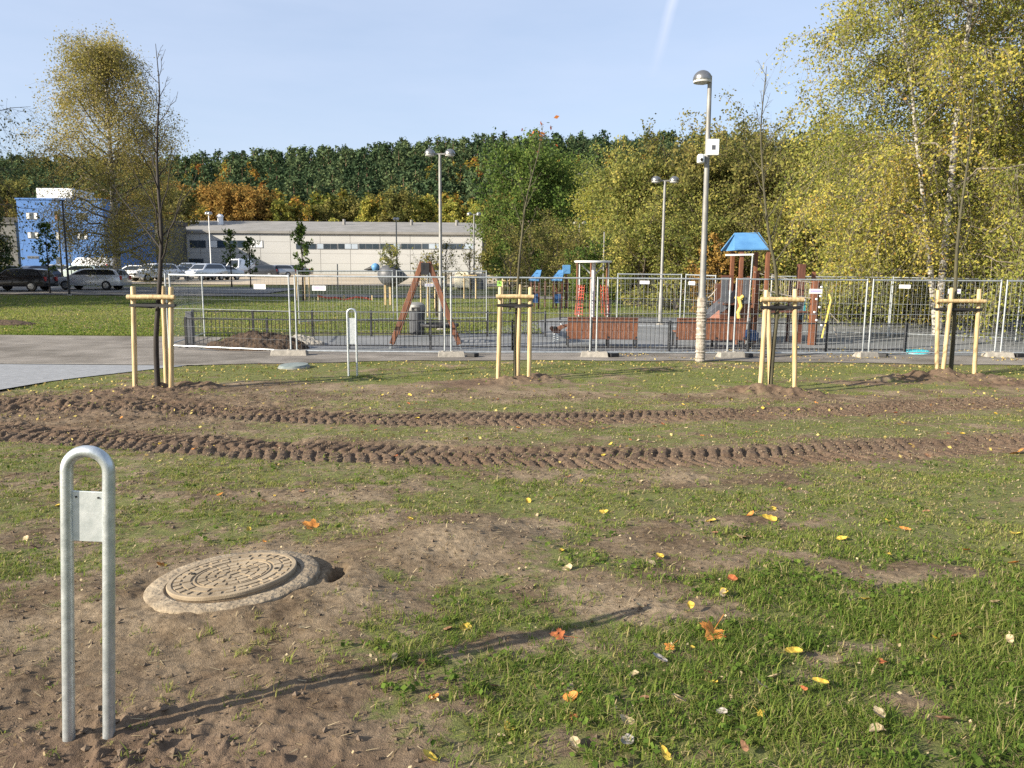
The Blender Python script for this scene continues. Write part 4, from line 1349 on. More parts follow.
# ------------------------------------------------------------------ timber swing frame
Y0, Y1 = 20.95, 24.3
ax0, az0 = XZ(425.5, 262, Y0)
t = empty('swing_set', (ax0, Y0, float(G(Y0)) + .02)); tag(t, 'timber A frame swing with doubled legs and a black nest seat', 'swing')
oz = t.location.z
hA = az0 - oz
for yy, dxx, fac in ((0, 0, 1), (Y1 - Y0, -.36, .97)):
    for s, pxb in ((-1, 392), (1, 459.5)):
        xb = (PX(pxb, Y0, 348) - ax0) * fac + dxx
        a = Vector((xb, yy, .12)); b_ = Vector((dxx + s * .085, yy, hA))
        lg = MB().bar(a + Vector((0, -.05, 0)), b_ + Vector((0, -.05, 0)), .13, .07, (0, 1, 0)).bar(a + Vector((0, .05, 0)), b_ + Vector((0, .05, 0)), .13, .07, (0, 1, 0))
        o = lg.build('leg', M['larch'], t, bevel=.008)
        MB().bar(a + (a - b_).normalized() * .16, a + (b_ - a).normalized() * .12, .06, .16, (0, 1, 0)).build('foot_bracket', M['galv'], o)
MB().bar((0, -.12, hA - .13), (-.36, Y1 - Y0 + .12, hA - .13), .12, .14).build('crossbeam', M['blacksteel'], t)
MB().box(-.11, .11, -.12, -.09, hA - .34, hA - .02).build('head_plate', M['blacksteel'], t)
sy = 1.75; sx_ = .30 - .1
st = MB()
for k in range(24):
    pass
ring = [(sx_ + .52 * math.cos(2 * PI * k / 24), sy + .52 * math.sin(2 * PI * k / 24), .52) for k in range(25)]
st.tube(ring, .055, 10)
for k in range(7):
    st.bar((sx_ - .5 + k * .17, sy - .42 + abs(k - 3) * .05, .5), (sx_ - .5 + k * .17, sy + .42 - abs(k - 3) * .05, .5), .02, .02)
seat = st.build('nest_seat', M['black'], t, smooth=True)
ch = MB()
for a in (.8, 2.3, 3.9, 5.5):
    p = Vector((sx_ + .52 * math.cos(a), sy + .52 * math.sin(a), .55)); q = Vector((-.18 * sy / 3.3, sy + .9 * math.sin(a) * .5, hA - .2))
    ch.tube([p, p.lerp(q, .5), q], .012, 5)
ch.build('chains', M['galv'], t)

# litter bin behind the swing
x, y = PX(417, 25.5, 330), 25.5
t = empty('litter_bin', (x, y, float(G(y)))); tag(t, 'dark grey litter bin with rounded pale top behind the swing frame', 'litter bin')
MB().lathe([(.24, 0), (.25, .05), (.27, .75), (.27, .78)], 20).build('body', M['greypanel'], t, smooth=True)
MB().lathe([(.29, .78), (.30, .84), (.26, .98), (.15, 1.05), (.001, 1.06)], 20).build('hood', M['pole'], t, smooth=True)
MB().box(-.14, .14, -.292, -.24, .80, .90).build('opening', M['black'], t)

# ------------------------------------------------------------------ play tower with blue roof
Yt = 22.8
xl, zt_ = XZ(737, 232, Yt); xr = PX(768, Yt, 240); gz = float(G(Yt)) + .02
def P3(px, py, Y=None):
    Y = TO[1] if Y is None else Y
    x_, z_ = XZ(px, py, Y); return x_ - TO[0], Y - TO[1], z_ - TO[2]
TO = (PX(752, Yt, 345), Yt, gz)
t = empty('play_tower', TO); tag(t, 'timber play tower with blue pitched roof, slide and grey side panels', 'play tower')
# roof (double pitch, ridge along x)
e0 = P3(733.5, 250); e1 = P3(768.5, 250); r0 = P3(740.5, 233); r1 = P3(765.5, 232.5)
rf = MB()
yd = 1.25
for (A, B, C, D) in (((e0[0], -.12, e0[2]), (e1[0], -.12, e1[2]), (r1[0], yd / 2, r1[2]), (r0[0], yd / 2, r0[2])),
                     ((e1[0], yd + .12, e1[2]), (e0[0], yd + .12, e0[2]), (r0[0], yd / 2, r0[2]), (r1[0], yd / 2, r1[2]))):
    up = Vector((0, 0, .035))
    rf.quadbox([A, B, C, D] + [tuple(Vector(q) + up) for q in (A, B, C, D)])
rf.build('roof', M['blueroof'], t)
for sx0, xx0, rr in ((1, e0, r0), (-1, e1, r1)):
    g_ = MB(); a = Vector((xx0[0] + sx0 * .12, 0, xx0[2])); b_ = Vector((xx0[0] + sx0 * .12, yd, xx0[2])); c_ = Vector((rr[0] + sx0 * .02, yd / 2, rr[2] - .02))
    o3 = Vector((sx0 * .03, 0, 0))
    n = len(g_.v); g_.v += [tuple(a), tuple(b_), tuple(c_), tuple(a + o3), tuple(b_ + o3), tuple(c_ + o3)]
    g_.f += [(0, 1, 2), (5, 4, 3), (0, 3, 4, 1), (1, 4, 5, 2), (2, 5, 3, 0)]
    g_.build('gable_panel', M['blueroof'], t)
top = P3(740, 251)[2]
for pxp, d_ in ((739.5, 0), (765.5, 0), (742.5, yd), (767, yd)):
    xx = P3(pxp, 300)[0]
    MB().box(xx - .055, xx + .055, d_ - .055, d_ + .055, 0, top).build('post', M['larch'], t, bevel=.008)
xx = P3(747, 300)[0]; MB().tube([(xx, -.12, .0), (xx + .06, -.12, top - .1)], .022, 8).build('metal_pole', M['galv'], t, smooth=True)
MB().bar((P3(737, 0)[0], -.07, top - .12), (P3(766, 0)[0], -.07, top - .1), .05, .05).build('white_rail', M['sign'], t)
fl_z = P3(750, 303)[2]
MB().box(P3(738, 0)[0], P3(768, 0)[0], .0, yd, fl_z - .06, fl_z).build('deck', M['darkwood'], t)
for p0, p1, q0, q1 in ((734, 741.5, 272, 296), (756.5, 763, 272, 298)):
    MB().box(P3(p0, 0)[0], P3(p1, 0)[0], -.10, -.062, P3(0, q1)[2], P3(0, q0)[2]).build('side_panel', M['greypanel'], t, bevel=.01)
MB().box(P3(740, 0)[0], P3(764, 0)[0], yd - .02, yd + .03, fl_z, fl_z + .55).build('back_panel', M['darkwood'], t)
MB().box(P3(741, 0)[0], P3(768, 0)[0], yd - .1, yd - .04, .0, fl_z - .1).build('shade_planks', M['darkwood'], t)  # added dark planks stand in for dense posts and black shade behind
MB().box(P3(757, 0)[0], P3(766, 0)[0], -.03, .02, P3(0, 312)[2], fl_z + .02).build('front_boards', M['larch'], t)
MB().box(P3(743, 0)[0], P3(756, 0)[0], .9, .95, fl_z, fl_z + .8).build('rear_boards', M['darkwood'], t)
for k in range(5):
    MB().box(P3(757, 0)[0], P3(766, 0)[0], .05, .12, .25 + k * .24, .31 + k * .24).build('ladder_rung', M['larch'], t)
# slide running left
sl_a = P3(739, 293); sl_b = P3(706, 322)
for yy in (.12, .62):
    MB().bar((sl_a[0], yy, sl_a[2]), (sl_b[0], yy, sl_b[2]), .03, .26).build('slide_side', M['slide'], t)
MB().bar((sl_a[0], .37, sl_a[2] - .08), (sl_b[0], .37, sl_b[2] - .08), .5, .02).build('slide_chute', M['galv'], t)
MB().bar((sl_b[0], .37, sl_b[2] - .08), (sl_b[0] - .55, .37, .3), .5, .02).build('slide_runout', M['galv'], t)
MB().prism([(P3(714, 0)[0], P3(0, 321)[2]), (P3(735, 0)[0], P3(0, 318)[2]), (P3(734, 0)[0], P3(0, 305)[2])], .02, .06).build('terracotta_panel', M['pink'], t)
yb = MB(); yb.tube([P3(738, 320), P3(737, 312), P3(740, 306), P3(738, 299), P3(742, 296)], .055, 10).tube([P3(741, 299), P3(734, 297)], .04, 8)
yo = yb.build('yellow_figure', M['yellow'], t, smooth=True); yo.location.y = -.12
for pxp in (752, 760.5):
    xx = P3(pxp, 300)[0]; MB().box(xx - .045, xx + .045, .35, .44, 0, P3(0, 266 if pxp > 755 else 271)[2]).build('inner_post', M['larch'], t)
MB().box(P3(748, 0)[0], P3(756, 0)[0], .5, .56, P3(0, 312)[2], P3(0, 290)[2]).build('black_panel', M['black'], t)
# rocker seat by the tower
x, y = PX(750, 22.2, 345), 22.2
t = empty('rocking_toy', (x, y, float(G(y)))); tag(t, 'navy blue rocking seat low in front of the play tower', 'rocker')
MB().tube([(.09 * math.cos(k * .8), .09 * math.sin(k * .8), .0 + k * .006) for k in range(34)], .012, 6).build('spring', M['blacksteel'], t)
MB().box(-.16, .16, -.22, .22, .2, .27).build('seat', M['navy'], t, bevel=.02)
MB().prism([(-.16, .24), (.14, .24), (.17, .42), (.04, .52), (-.13, .46)], -.25, -.2).prism([(-.16, .24), (.14, .24), (.17, .42), (.04, .52), (-.13, .46)], .2, .25).build('side_board', M['navy'], t)
MB().tube([(0, -.2, .42), (0, .2, .42)], .015, 8).build('handle', M['sign'], t)

# rope bridge and climbing posts on the right of the tower
t = empty('climbing_frame', (PX(808, Yt, 345), Yt, gz)); TO = tuple(t.location)
tag(t, 'tall red brown climbing posts with net rails right of the play tower', 'climbing frame')
for pxp, top_py, w_, d_, mt_ in ((808, 264, .2, .5, 'darkwood'), (815, 281, .16, 0, 'larch'), (819.5, 281, .09, .1, 'larch'), (781, 264, .12, 1.2, 'darkwood'), (831, 272, .1, 1.3, 'larch'), (803, 280, .09, 1.0, 'darkwood')):
    xx, _, zz = P3(pxp, top_py)
    MB().box(xx - w_ / 2, xx + w_ / 2, d_ - w_ / 2, d_ + w_ / 2, 0, zz).build('post', M[mt_], t, bevel=.006)
rp = MB()
for dy_, up in ((0, 0), (.9, 0), (0, -.5), (.9, -.5)):
    a = Vector(P3(764, 272)) + Vector((0, dy_, up)); b_ = Vector(P3(815, 283)) + Vector((0, dy_, up * .9)); m_ = a.lerp(b_, .5) + Vector((0, 0, -.06))
    MB().tube([a, a.lerp(m_, .6), m_, m_.lerp(b_, .5), b_], .016, 6).build('bridge_rope', M['wrap'], t)
for k in range(1, 12):
    a = Vector(P3(764, 272)).lerp(Vector(P3(815, 283)), k / 12)
    MB().tube([a + Vector((0, 0, -.05)), a + Vector((0, 0, -.5))], .008, 4).build('hanging_rope', M['wrap'], t)

pk = MB()
for k in range(7):
    a = Vector(P3(767 + k * 6.5, 312)); MB().box(a.x - .08, a.x + .08, 0, .9, a.z - .02, a.z + .02).build('bridge_plank', M['darkwood'], t)
o = MB().prism([(P3(821, 0)[0], P3(0, 313)[2]), (P3(827, 0)[0], P3(0, 316)[2]), (P3(829, 0)[0], P3(0, 292)[2]), (P3(824, 0)[0], P3(0, 289)[2]), (P3(820, 0)[0], P3(0, 295)[2])], .3, .34).build('grey_teal_panel', M['greypanel'], t)
o = MB().prism([(P3(825, 0)[0], P3(0, 314)[2]), (P3(829, 0)[0], P3(0, 308)[2]), (P3(828, 0)[0], P3(0, 296)[2])], .26, .295).build('teal_insert', M['teal'], t)
MB().tube([P3(822, 338), P3(826, 322), P3(831, 300), P3(829, 294)], .03, 8).build('yellow_grip', M['yellow'], t, smooth=True)
MB().tube([P3(829, 312), P3(841, 325)], .012, 6).tube([P3(829, 312, Yt + .3), P3(838, 340, Yt + .3)], .012, 6).build('net_rope', M['wrap'], t)
bl2 = MB()
for pxp, py_ in ((803, 300), (820, 287), (815, 299), (819, 296), (818, 307), (815, 320), (820, 325), (813, 312)):
    q = P3(pxp, py_); bl2.lathe([(.035, -.1), (.03, -.13), (.001, -.14)], 8, (q[0], q[1], q[2]), 'y')
bl2.build('climbing_hold', M['sign'], t)

# round climbing frame with red net
Yc = 33.0
t = empty('net_climber', (PX(592, Yc, 318), Yc, float(G(Yc)) + .02)); TO = tuple(t.location)
tag(t, 'round climbing frame with flat pale top ring and red rope nets', 'climbing frame')
zt2 = P3(592, 262)[2]
MB().lathe([(.78, zt2 - .03), (.80, zt2), (.80, zt2 + .04), (.76, zt2 + .05)], 28).build('top_disc', M['sign'], t, smooth=True)
for a in np.linspace(0, 2 * PI, 7)[:-1]:
    MB().tube([(.72 * math.cos(a + .3), .72 * math.sin(a + .3), 0), (.72 * math.cos(a + .3), .72 * math.sin(a + .3), zt2)], .035, 8).build('post', M['galv'] if a < 3 else M['larch'], t, smooth=True)
MB().tube([(0, 0, 0), (0, 0, zt2 + .02)], .11, 14).build('centre_post', M['sign'], t, smooth=True)
MB().tube([(-.5, 0, zt2 - .1), (0, 0, zt2 - .6)], .03, 6).tube([(.5, 0, zt2 - .1), (0, 0, zt2 - .6)], .03, 6).build('brace', M['galv'], t)
nm_ = MB()
zn = P3(0, 283)[2]
for s in (-1, 1):
    for k in range(9):
        a = PI / 2 * 0 + (PI if s < 0 else 0) + (k - 4) * .22
        nm_.tube([(.74 * math.cos(a), .74 * math.sin(a), .1), (.62 * math.cos(a), .62 * math.sin(a), zn + .1)], .014, 5)
    for z in np.linspace(.15, zn, 9):
        nm_.tube([((.74 - .1 * z / zn) * math.cos(a_), (.74 - .1 * z / zn) * math.sin(a_), z) for a_ in np.linspace((PI if s < 0 else 0) - .9, (PI if s < 0 else 0) + .9, 9)], .014, 5)
nm_.build('rope_net', M['redrope'], t)

# two little playhouses with sloping blue roofs
def playhouse(p0, p1, label, extra=False):
    global TO
    Yp = 38.0
    t = empty('playhouse', (PX((p0 + p1) / 2, Yp, 310), Yp, float(G(Yp)))); TO = tuple(t.location); tag(t, label, 'playhouse', 'small playhouses with blue roofs')
    a, b_ = P3(p0, 281), P3(p1 - 4, 281); c_, d_ = P3(p1 + 1, 271), P3(p0 + 8, 271)
    MB().quadbox([(a[0], -.1, a[2]), (b_[0], -.1, a[2]), (c_[0] - .1, .5, c_[2]), (d_[0], .5, c_[2]), (a[0], -.1, a[2] + .05), (b_[0], -.1, a[2] + .05), (c_[0] - .1, .5, c_[2] + .05), (d_[0], .5, c_[2] + .05)]).build('roof', M['blueroof'], t)
    MB().quadbox([(a[0], 1.1, a[2]), (b_[0] + .1, 1.1, a[2]), (c_[0] - .1, .51, c_[2]), (d_[0], .51, c_[2]), (a[0], 1.1, a[2] + .05), (b_[0] + .1, 1.1, a[2] + .05), (c_[0] - .1, .51, c_[2] + .05), (d_[0], .51, c_[2] + .05)]).build('roof', M['navy'], t)  # navy slope stands in for the roof's shaded underside
    for xx, yy in ((a[0] + .1, 0), (b_[0], 0), (a[0] + .3, .9), (c_[0] + .1, .9)):
        MB().box(xx - .04, xx + .04, yy - .04, yy + .04, 0, a[2]).build('post', M['darkwood'], t)
    MB().box(a[0] + .1, b_[0], -.02, .02, .3, .75).build('front_board', M['navy'], t)
    MB().box(a[0] + .1, b_[0], .0, .9, .78, .83).build('deck', M['darkwood'], t)
    if extra:
        q = P3(567, 266); MB().box(q[0] - .2, q[0] + .2, .3, .36, q[2] - .38, q[2] + .05).build('blue_board', M['blueroof'], t, bevel=.02)
        MB().box(q[0] - .05, q[0] + .05, .36, .44, 0, q[2]).build('board_post', M['darkwood'], t)


playhouse(529, 543, 'left one of two small playhouses with sloping blue roofs')
playhouse(551.5, 566, 'right one of two small playhouses, with an extra blue board above its roof', True)
# spring rider
x, y = PX(557, 22.6, 340), 23.2
t = empty('spring_rider', (x, y, float(G(y)))); tag(t, 'small brown spring rider left of the left bench', 'spring rider')
MB().tube([(.08 * math.cos(k * .8), .08 * math.sin(k * .8), k * .009) for k in range(34)], .012, 6).build('spring', M['galv'], t)
MB().prism([(-.2, .42), (-.1, .30), (.1, .28), (.16, .40), (.36, .50), (.34, .56), (.2, .54), (.0, .46), (-.15, .50)], -.05, .05).build('figure', M['larch'], t, bevel=.01)
MB().tube([(.14, -.14, .56), (.14, .14, .56)], .015, 8).build('handle', M['sign'], t)
MB().lathe([(.09, .40), (.08, .46), (.001, .47)], 12, (-.04, 0, .02)).build('seat', M['black'], t)

# bird shaped planter
Yb = 40.0
t = empty('bird_planter', (PX(387, Yb, 300), Yb, float(G(Yb)))); TO = tuple(t.location)
tag(t, 'grey bird shaped planter on two posts with blue head and plants in its back', 'planter')
c0 = P3(391, 275.5)
bd = MB(); bd.lathe([(.001, -.86), (.22, -.78), (.44, -.55), (.56, -.2), (.56, .15), (.45, .45), (.28, .72), (.12, .98), (.02, 1.12)], 22, (0, 0, 0), 'x')
bo_ = bd.build('body', M['greypanel'], t, smooth=True); bo_.location = c0; bo_.scale = (.82, .9, 1); bo_.rotation_euler.y = .12
hdm = P3(375.5, 267.5); MB().lathe([(.001, -.24), (.13, -.19), (.22, -.05), (.22, .07), (.14, .18), (.001, .23)], 16, hdm).build('head', M['blueroof'], t, smooth=True)
MB().tube([P3(373, 268), P3(369, 269), P3(364, 269.6)], [.14, .09, .015], 10).build('beak', M['black'], t, smooth=True)
for pxp in (385, 390):
    q = P3(pxp, 287); MB().box(q[0] - .05, q[0] + .05, -.05, .05, 0, q[2] + .1).build('leg', M['stake'], t)
w1, w2, w3, LP, LT = grow(81, H=1.5, Rc=.9, cb=.05, nprim=18, nsec=5, ntw=4, nleaf=6, ls=.12, tr=.03, prof='round', rise=(20, 75), tw_len=.3)
q = P3(390, 277)
o = link('plant_stems', wood_mesh('plant_stems', w1, w2, w3, M['bark']), t); o.location = (q[0], 0, q[2] + .3); o.scale = (.6, .6, .5)
V_, F_ = leaf_quads(np.random.default_rng(3), LP, .13)
o2 = link('plant_leaves', np_mesh('plant_leaves', V_, F_, LM['willow'], tint=LT), t); o2.location = o.location; o2.scale = (.6, .6, .5)

# beige booth and grey container beyond the lawn
t = empty('booth', (PX(462, 60, 280), 60, float(G(60.)))); tag(t, 'cream round topped booth with grey box behind it, before the hall', 'booth')
sc_ = 60 / FPX
M['cream'] = pm('cream shell', (.72, .66, .50), .6, var=.05)
poly = [(-.58, .0), (.58, 0), (.58, .85), (.48, 1.15), (.28, 1.3), (-.28, 1.3), (-.48, 1.15), (-.58, .85)]
MB().prism([(a, b_ + .15) for a, b_ in poly], 0, 1.2).build('shell', M['cream'], t, bevel=.03)
MB().box(-.4, -.3, .2, .3, -.02, .2).box(.3, .4, .2, .3, -.02, .2).box(-.4, .4, .8, .9, -.02, .2).build('foot', M['pole'], t)
MB().box(.66, 1.9, .6, 1.8, 0, 1.25).build('grey_box', M['greypanel'], t, bevel=.03)

# signs, posts and tape on the far lawn
x, y = PX(500, 42, 298), 42
t = empty('notice_sign', (x, y, float(G(y)))); tag(t, 'small bright green square sign on a post beyond the playground', 'sign')
MB().tube([(0, 0, 0), (0, 0, 1.3)], .025, 8).build('post', M['pole'], t)
MB().box(-.16, .16, -.04, -.02, .95, 1.24).build('sign_face', M['green'], t)
for px_, Y_, tp, lb in ((338, 55, 264, 'tall thin dark pole on the lawn before the white hall'), (603, 40, 232, 'slim white pole right of the round climbing frame')):
    o = MB().tube([(0, 0, 0), (0, 0, XZ(px_, tp, Y_)[1] - float(G(Y_)))], .04, 8).build('flag_pole', M['pole'], None, smooth=True)
    o.location = (PX(px_, Y_), Y_, float(G(Y_))); tag(o, lb, 'pole')
t = empty('parking_sign', (PX(72, 66, 280), 66, float(G(66.)))); tag(t, 'square white parking sign on a post before the blue building', 'sign')
zz = XZ(72, 262, 66)[1] - t.location.z
MB().tube([(0, 0, 0), (0, 0, zz + 1.2)], .04, 8).build('post', M['pole'], t)
MB().box(-.17, .17, -.07, -.045, zz - .1, zz + .28).box(-.12, .12, -.07, -.045, zz + .38, zz + .62).build('sign_face', M['sign'], t)
tp_ = MB(); prev = None
Y_ = 44
pts = [(318, 296), (328, 298), (336, 297.5), (344, 300), (356, 297), (366, 298), (372, 300)]
for (a0, b0), (a1, b1) in zip(pts[:-1], pts[1:]):
    xa, za_ = XZ(a0, b0, Y_); xb2, zb_ = XZ(a1, b1, Y_ + .3)
    tp_.bar((xa, Y_, za_), (xb2, Y_ + .3, zb_), .02, .09)
o = tp_.build('barrier_tape', M['redtape'], None); tag(o, 'sagging red barrier tape strung across the lawn before the gravel yard', 'barrier tape')
for k, (a0, b0) in enumerate(((318, 296), (344, 300), (372, 299))):
    xa, za_ = XZ(a0, b0 - 1, Y_ + .1)
    o = MB().box(-.035, .035, -.035, .035, 0, max(.3, za_ - float(G(Y_)) + .05)).build('tape_post', M['stake'], None); o.location = (xa, Y_ + .1, float(G(Y_)))
    tag(o, ['left', 'middle', 'right'][k] + ' short wooden post carrying the red barrier tape', 'post', 'posts of the barrier tape')

# thin young trees out on the lawn with their own stakes
YT = [(50, 49, 222, 'leafy', 'leafy young tree in front of the blue building'), (232, 62, 229, 'leafy', 'young tree left of the pair before the lit windows of the hall'), (251, 60, 238, 'leafy', 'young tree second of the pair before the hall windows'),
      (303, 43, 224, 'leafy', 'tall narrow young tree before the blank wall of the hall'), (428, 38, 262, 'bare', 'bare young tree behind the swing'), (436, 33, 268, 'bare', 'bare young tree next to the double dome lamp'),
      (510, 37, 262, 'bare', 'bare young tree behind the middle staked sapling'), (470, 46, 256, 'bare', 'small bare tree before the hall gable'), (446, 50, 246, 'bare', 'wispy bare tree beside the cream booth')]
for i, (px_, Y_, tp, kd, lb) in enumerate(YT):
    x, y, z = place(px_, Y_)
    H = XZ(px_, tp, Y_)[1] - z
    leafy = kd == 'leafy'
    make_tree('young_tree', (x, y, z), LM['green' if leafy else 'olive'], M['trunkdark'], lb, 'young tree', 'young trees on the far lawn', seed=700 + i,
              H=H, Rc=.55 if leafy else .8, cb=.3, nprim=16, nsec=4, ntw=3, nleaf=7 if leafy else 1, ls=.14, tr=.045, prof='egg', rise=(40, 75), tw_len=.4, sway=.1)
    if kd == 'bare' or i == 3:
        s_ = empty('tree_stakes', (x, y, z + .05)); tag(s_, 'pale stakes round the ' + lb, 'tree stakes', 'stakes round the far young trees')
        for dx2, dy2 in ((-.35, 0), (.35, 0), (0, .4)):
            MB().tube([(dx2, dy2, 0), (dx2, dy2, 1.5)], .04, 8).build('stake', M['stake'], s_)
        MB().tube([(-.4, -.05, 1.4), (.4, -.05, 1.4)], .035, 8).build('crossbar', M['stake'], s_)

# stump-like foot of a staked tree at the left edge
x, y = unproj(4, 323)
o = MB().tube([(-.5, 0, -.05), (-.3, 0, .5), (-.38, 0, 1.6)], [.09, .06, .05], 10).build('bare_tree', M['bark'], None, smooth=True)
o.location = (x, y, GH(x, y)); tag(o, 'thin trunk in a ring of dark soil cut off by the left edge', 'tree')


def heap(px, py, rx, ry, h, label, seed, mat='soilheap', name='soil_heap'):
    x, y = unproj(px, py)
    n = 90; g = np.linspace(-1.15, 1.15, n); A, B = np.meshgrid(g, g)
    d = np.hypot(A, B)
    z = h * np.clip(1 - d ** 1.6, 0, 1) ** .8 * (1 + .9 * fbm(A * 3 + seed, B * 3, seed, 4)) + h * .32 * fbm(A * 9, B * 9, seed + 3, 4) * (d < 1.05) + h * .2 * np.clip(vnoise(A * 14, B * 14, seed + 5) - .55, 0, 1) * (d < 1) - .10 * sstep(.9, 1.1, d)
    X_ = A * rx * (1 + .15 * fbm(A * 2, B * 2, seed)) ; Y_2 = B * ry
    ii = np.arange(n * n).reshape(n, n)
    F = np.stack([ii[:-1, :-1].ravel(), ii[:-1, 1:].ravel(), ii[1:, 1:].ravel(), ii[1:, :-1].ravel()], 1)
    o = link(name, np_mesh(name, np.stack([X_.ravel(), Y_2.ravel(), z.ravel()], 1), F, M[mat], smooth=False))
    o.location = (x, y, float(G(y)) + .02); tag(o, label, 'soil heap')


heap(258, 349, 1.4, .7, .42, 'heap of dark brown soil behind the leftmost fence panels', 5)
heap(302, 345, .7, .4, .22, 'small pale heap right of the dark soil heap', 9, 'concrete', 'sand_heap')
heap(5, 325, 1.2, .5, .16, 'low ring of dark soil on the lawn at the left edge', 12)

# ------------------------------------------------------------------ buildings
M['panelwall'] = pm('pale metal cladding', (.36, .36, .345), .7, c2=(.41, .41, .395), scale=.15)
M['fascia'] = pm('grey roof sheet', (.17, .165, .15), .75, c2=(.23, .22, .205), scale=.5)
M['gablewall'] = pm('shade toned gable and dark wing cladding', (.10, .10, .09), .7, var=.15, scale=.5)  # gable end's shade put into the colour; the dark wing shares it
M['glass'] = pm('window glass', (.02, .03, .04), .08, c2=(.05, .07, .09), scale=.3, spec=.8)
M['blind'] = pm('white blind', (.62, .63, .62), .5, var=.08, scale=.6)
M['frame'] = pm('window frame', (.10, .11, .12), .5)
M['bluewall'] = pm('blue render', (.055, .145, .36), .85, c2=(.066, .165, .40), scale=.3)
M['cwall'] = pm('white rooftop cladding', (.70, .70, .66), .7, var=.04)
M['greywall'] = pm('grey concrete wall', (.12, .12, .11), .9, var=.2, scale=.4)
Yh = 118.0
xr_, zr_ = XZ(482, 235, Yh); xl_ = PX(96, Yh, 230)
gh = .75
t = empty('long_hall', ((xl_ + xr_) / 2, Yh, gh)); tag(t, 'long low pale metal clad hall with a ribbon of windows, autumn trees behind', 'building')
ox = t.location.x; X0, X1 = xl_ - ox, xr_ - ox; He = zr_ - gh
DP = 30
MB().prism([(0, -1), (0, He), (DP / 2, He + 2.35), (DP, He), (DP, -1)], X0, X1, 'x').build('wall', M['panelwall'], t)
MB().prism([(0, -1), (0, He - .02), (DP / 2, He + 2.3), (DP, He - .02), (DP, -1)], X1 + .004, X1 + .06, 'x').build('shade_toned_gable', M['gablewall'], t)  # darker skin over the gable end, its shade painted in
rf = MB()
rf.quadbox([(X0 - .2, -.35, He + .0), (X1 + .25, -.35, He + .0), (X1 + .25, DP / 2, He + 2.4), (X0 - .2, DP / 2, He + 2.4),
            (X0 - .2, -.35, He + .35), (X1 + .25, -.35, He + .35), (X1 + .25, DP / 2, He + 2.7), (X0 - .2, DP / 2, He + 2.7)])
rf.quadbox([(X0 - .2, DP / 2 + .003, He + 2.4), (X1 + .25, DP / 2 + .003, He + 2.4), (X1 + .25, DP + .3, He), (X0 - .2, DP + .3, He),
            (X0 - .2, DP / 2 + .003, He + 2.7), (X1 + .25, DP / 2 + .003, He + 2.7), (X1 + .25, DP + .3, He + .35), (X0 - .2, DP + .3, He + .35)])
rf.build('roof', M['fascia'], t)
sm = MB()
for px_ in range(110, 480, 30):
    xx = PX(px_, Yh, 240) - ox; sm.box(xx - .03, xx + .03, -.012, -.0, .2, He)
for zz in (He * .28, He * .52, He * .8):
    sm.box(X0, X1, -.008, -.0, zz, zz + .03)
sm.build('panel_joints', M['fascia'], t)


def hall_window(p0, p1, q0, q1, seed, nm='window'):
    xa, xb_ = PX(p0, Yh, 245) - ox, PX(p1, Yh, 245) - ox
    za_ = XZ((p0 + p1) / 2, q1, Yh)[1] - gh; zb_ = XZ((p0 + p1) / 2, q0, Yh)[1] - gh
    f = MB().box(xa, xb_, -.06, -.014, za_, zb_).build(nm, M['frame'], t)
    r_ = random.Random(seed)
    n = max(1, round((xb_ - xa) / 1.15))
    pa = MB(); pb = MB()
    for i in range(n):
        u0 = xa + (xb_ - xa) * i / n + .05; u1 = xa + (xb_ - xa) * (i + 1) / n - .05
        (pb if r_.random() < (.55 if p0 < 300 else .3) else pa).box(u0, u1, -.075, -.062, za_ + .06, zb_ - .06)
    if pa.v: pa.build('pane', M['glass'], f)
    if pb.v: pb.build('blind', M['blind'] if p0 < 300 else M['bluegrey'], f)


M['bluegrey'] = pm('blue grey blind', (.30, .36, .42), .25, c2=(.40, .45, .50), scale=.4, spec=.7)  # blue grey fill for blinds in the right-hand window ribbon
for k, (p0, p1) in enumerate(((190, 206), (209, 226), (229, 245), (248, 263))):
    hall_window(p0, p1, 240.3, 247.8, k)
for k, (p0, p1) in enumerate(((296, 316), (317, 337), (338, 358), (359, 379), (380, 400), (401, 421), (422, 442), (443, 463), (464, 474))):
    hall_window(p0, p1, 243.6, 249.2, 20 + k)
for p0, p1, q0, q1 in ((188, 203, 258.5, 268), (205, 263, 263.5, 272)):
    xa, xb_ = PX(p0, Yh, 245) - ox, PX(p1, Yh, 245) - ox
    za_ = XZ(p0, q1, Yh)[1] - gh; zb_ = XZ(p0, q0, Yh)[1] - gh
    f = MB().box(xa, xb_, -.05, -.013, za_, zb_).build('glazed_entrance', M['frame'], t)
    MB().box(xa + .1, xb_ - .1, -.065, -.052, za_ + .1, zb_ - .1).build('pane', M['glass'], f)
ve = MB().lathe([(.45, He + .9), (.45, He + 2.9), (.6, He + 3.0), (.3, He + 3.4)], 14, (PX(198, Yh, 220) - ox, 9, 0)).build('roof_vent', M['sign'], t, smooth=True)
for px_ in (330, 403, 452):
    MB().lathe([(.25, He + .9), (.25, He + 2.8)], 12, (PX(px_, Yh, 230) - ox, 10, 0)).build('roof_vent', M['fascia'], t)

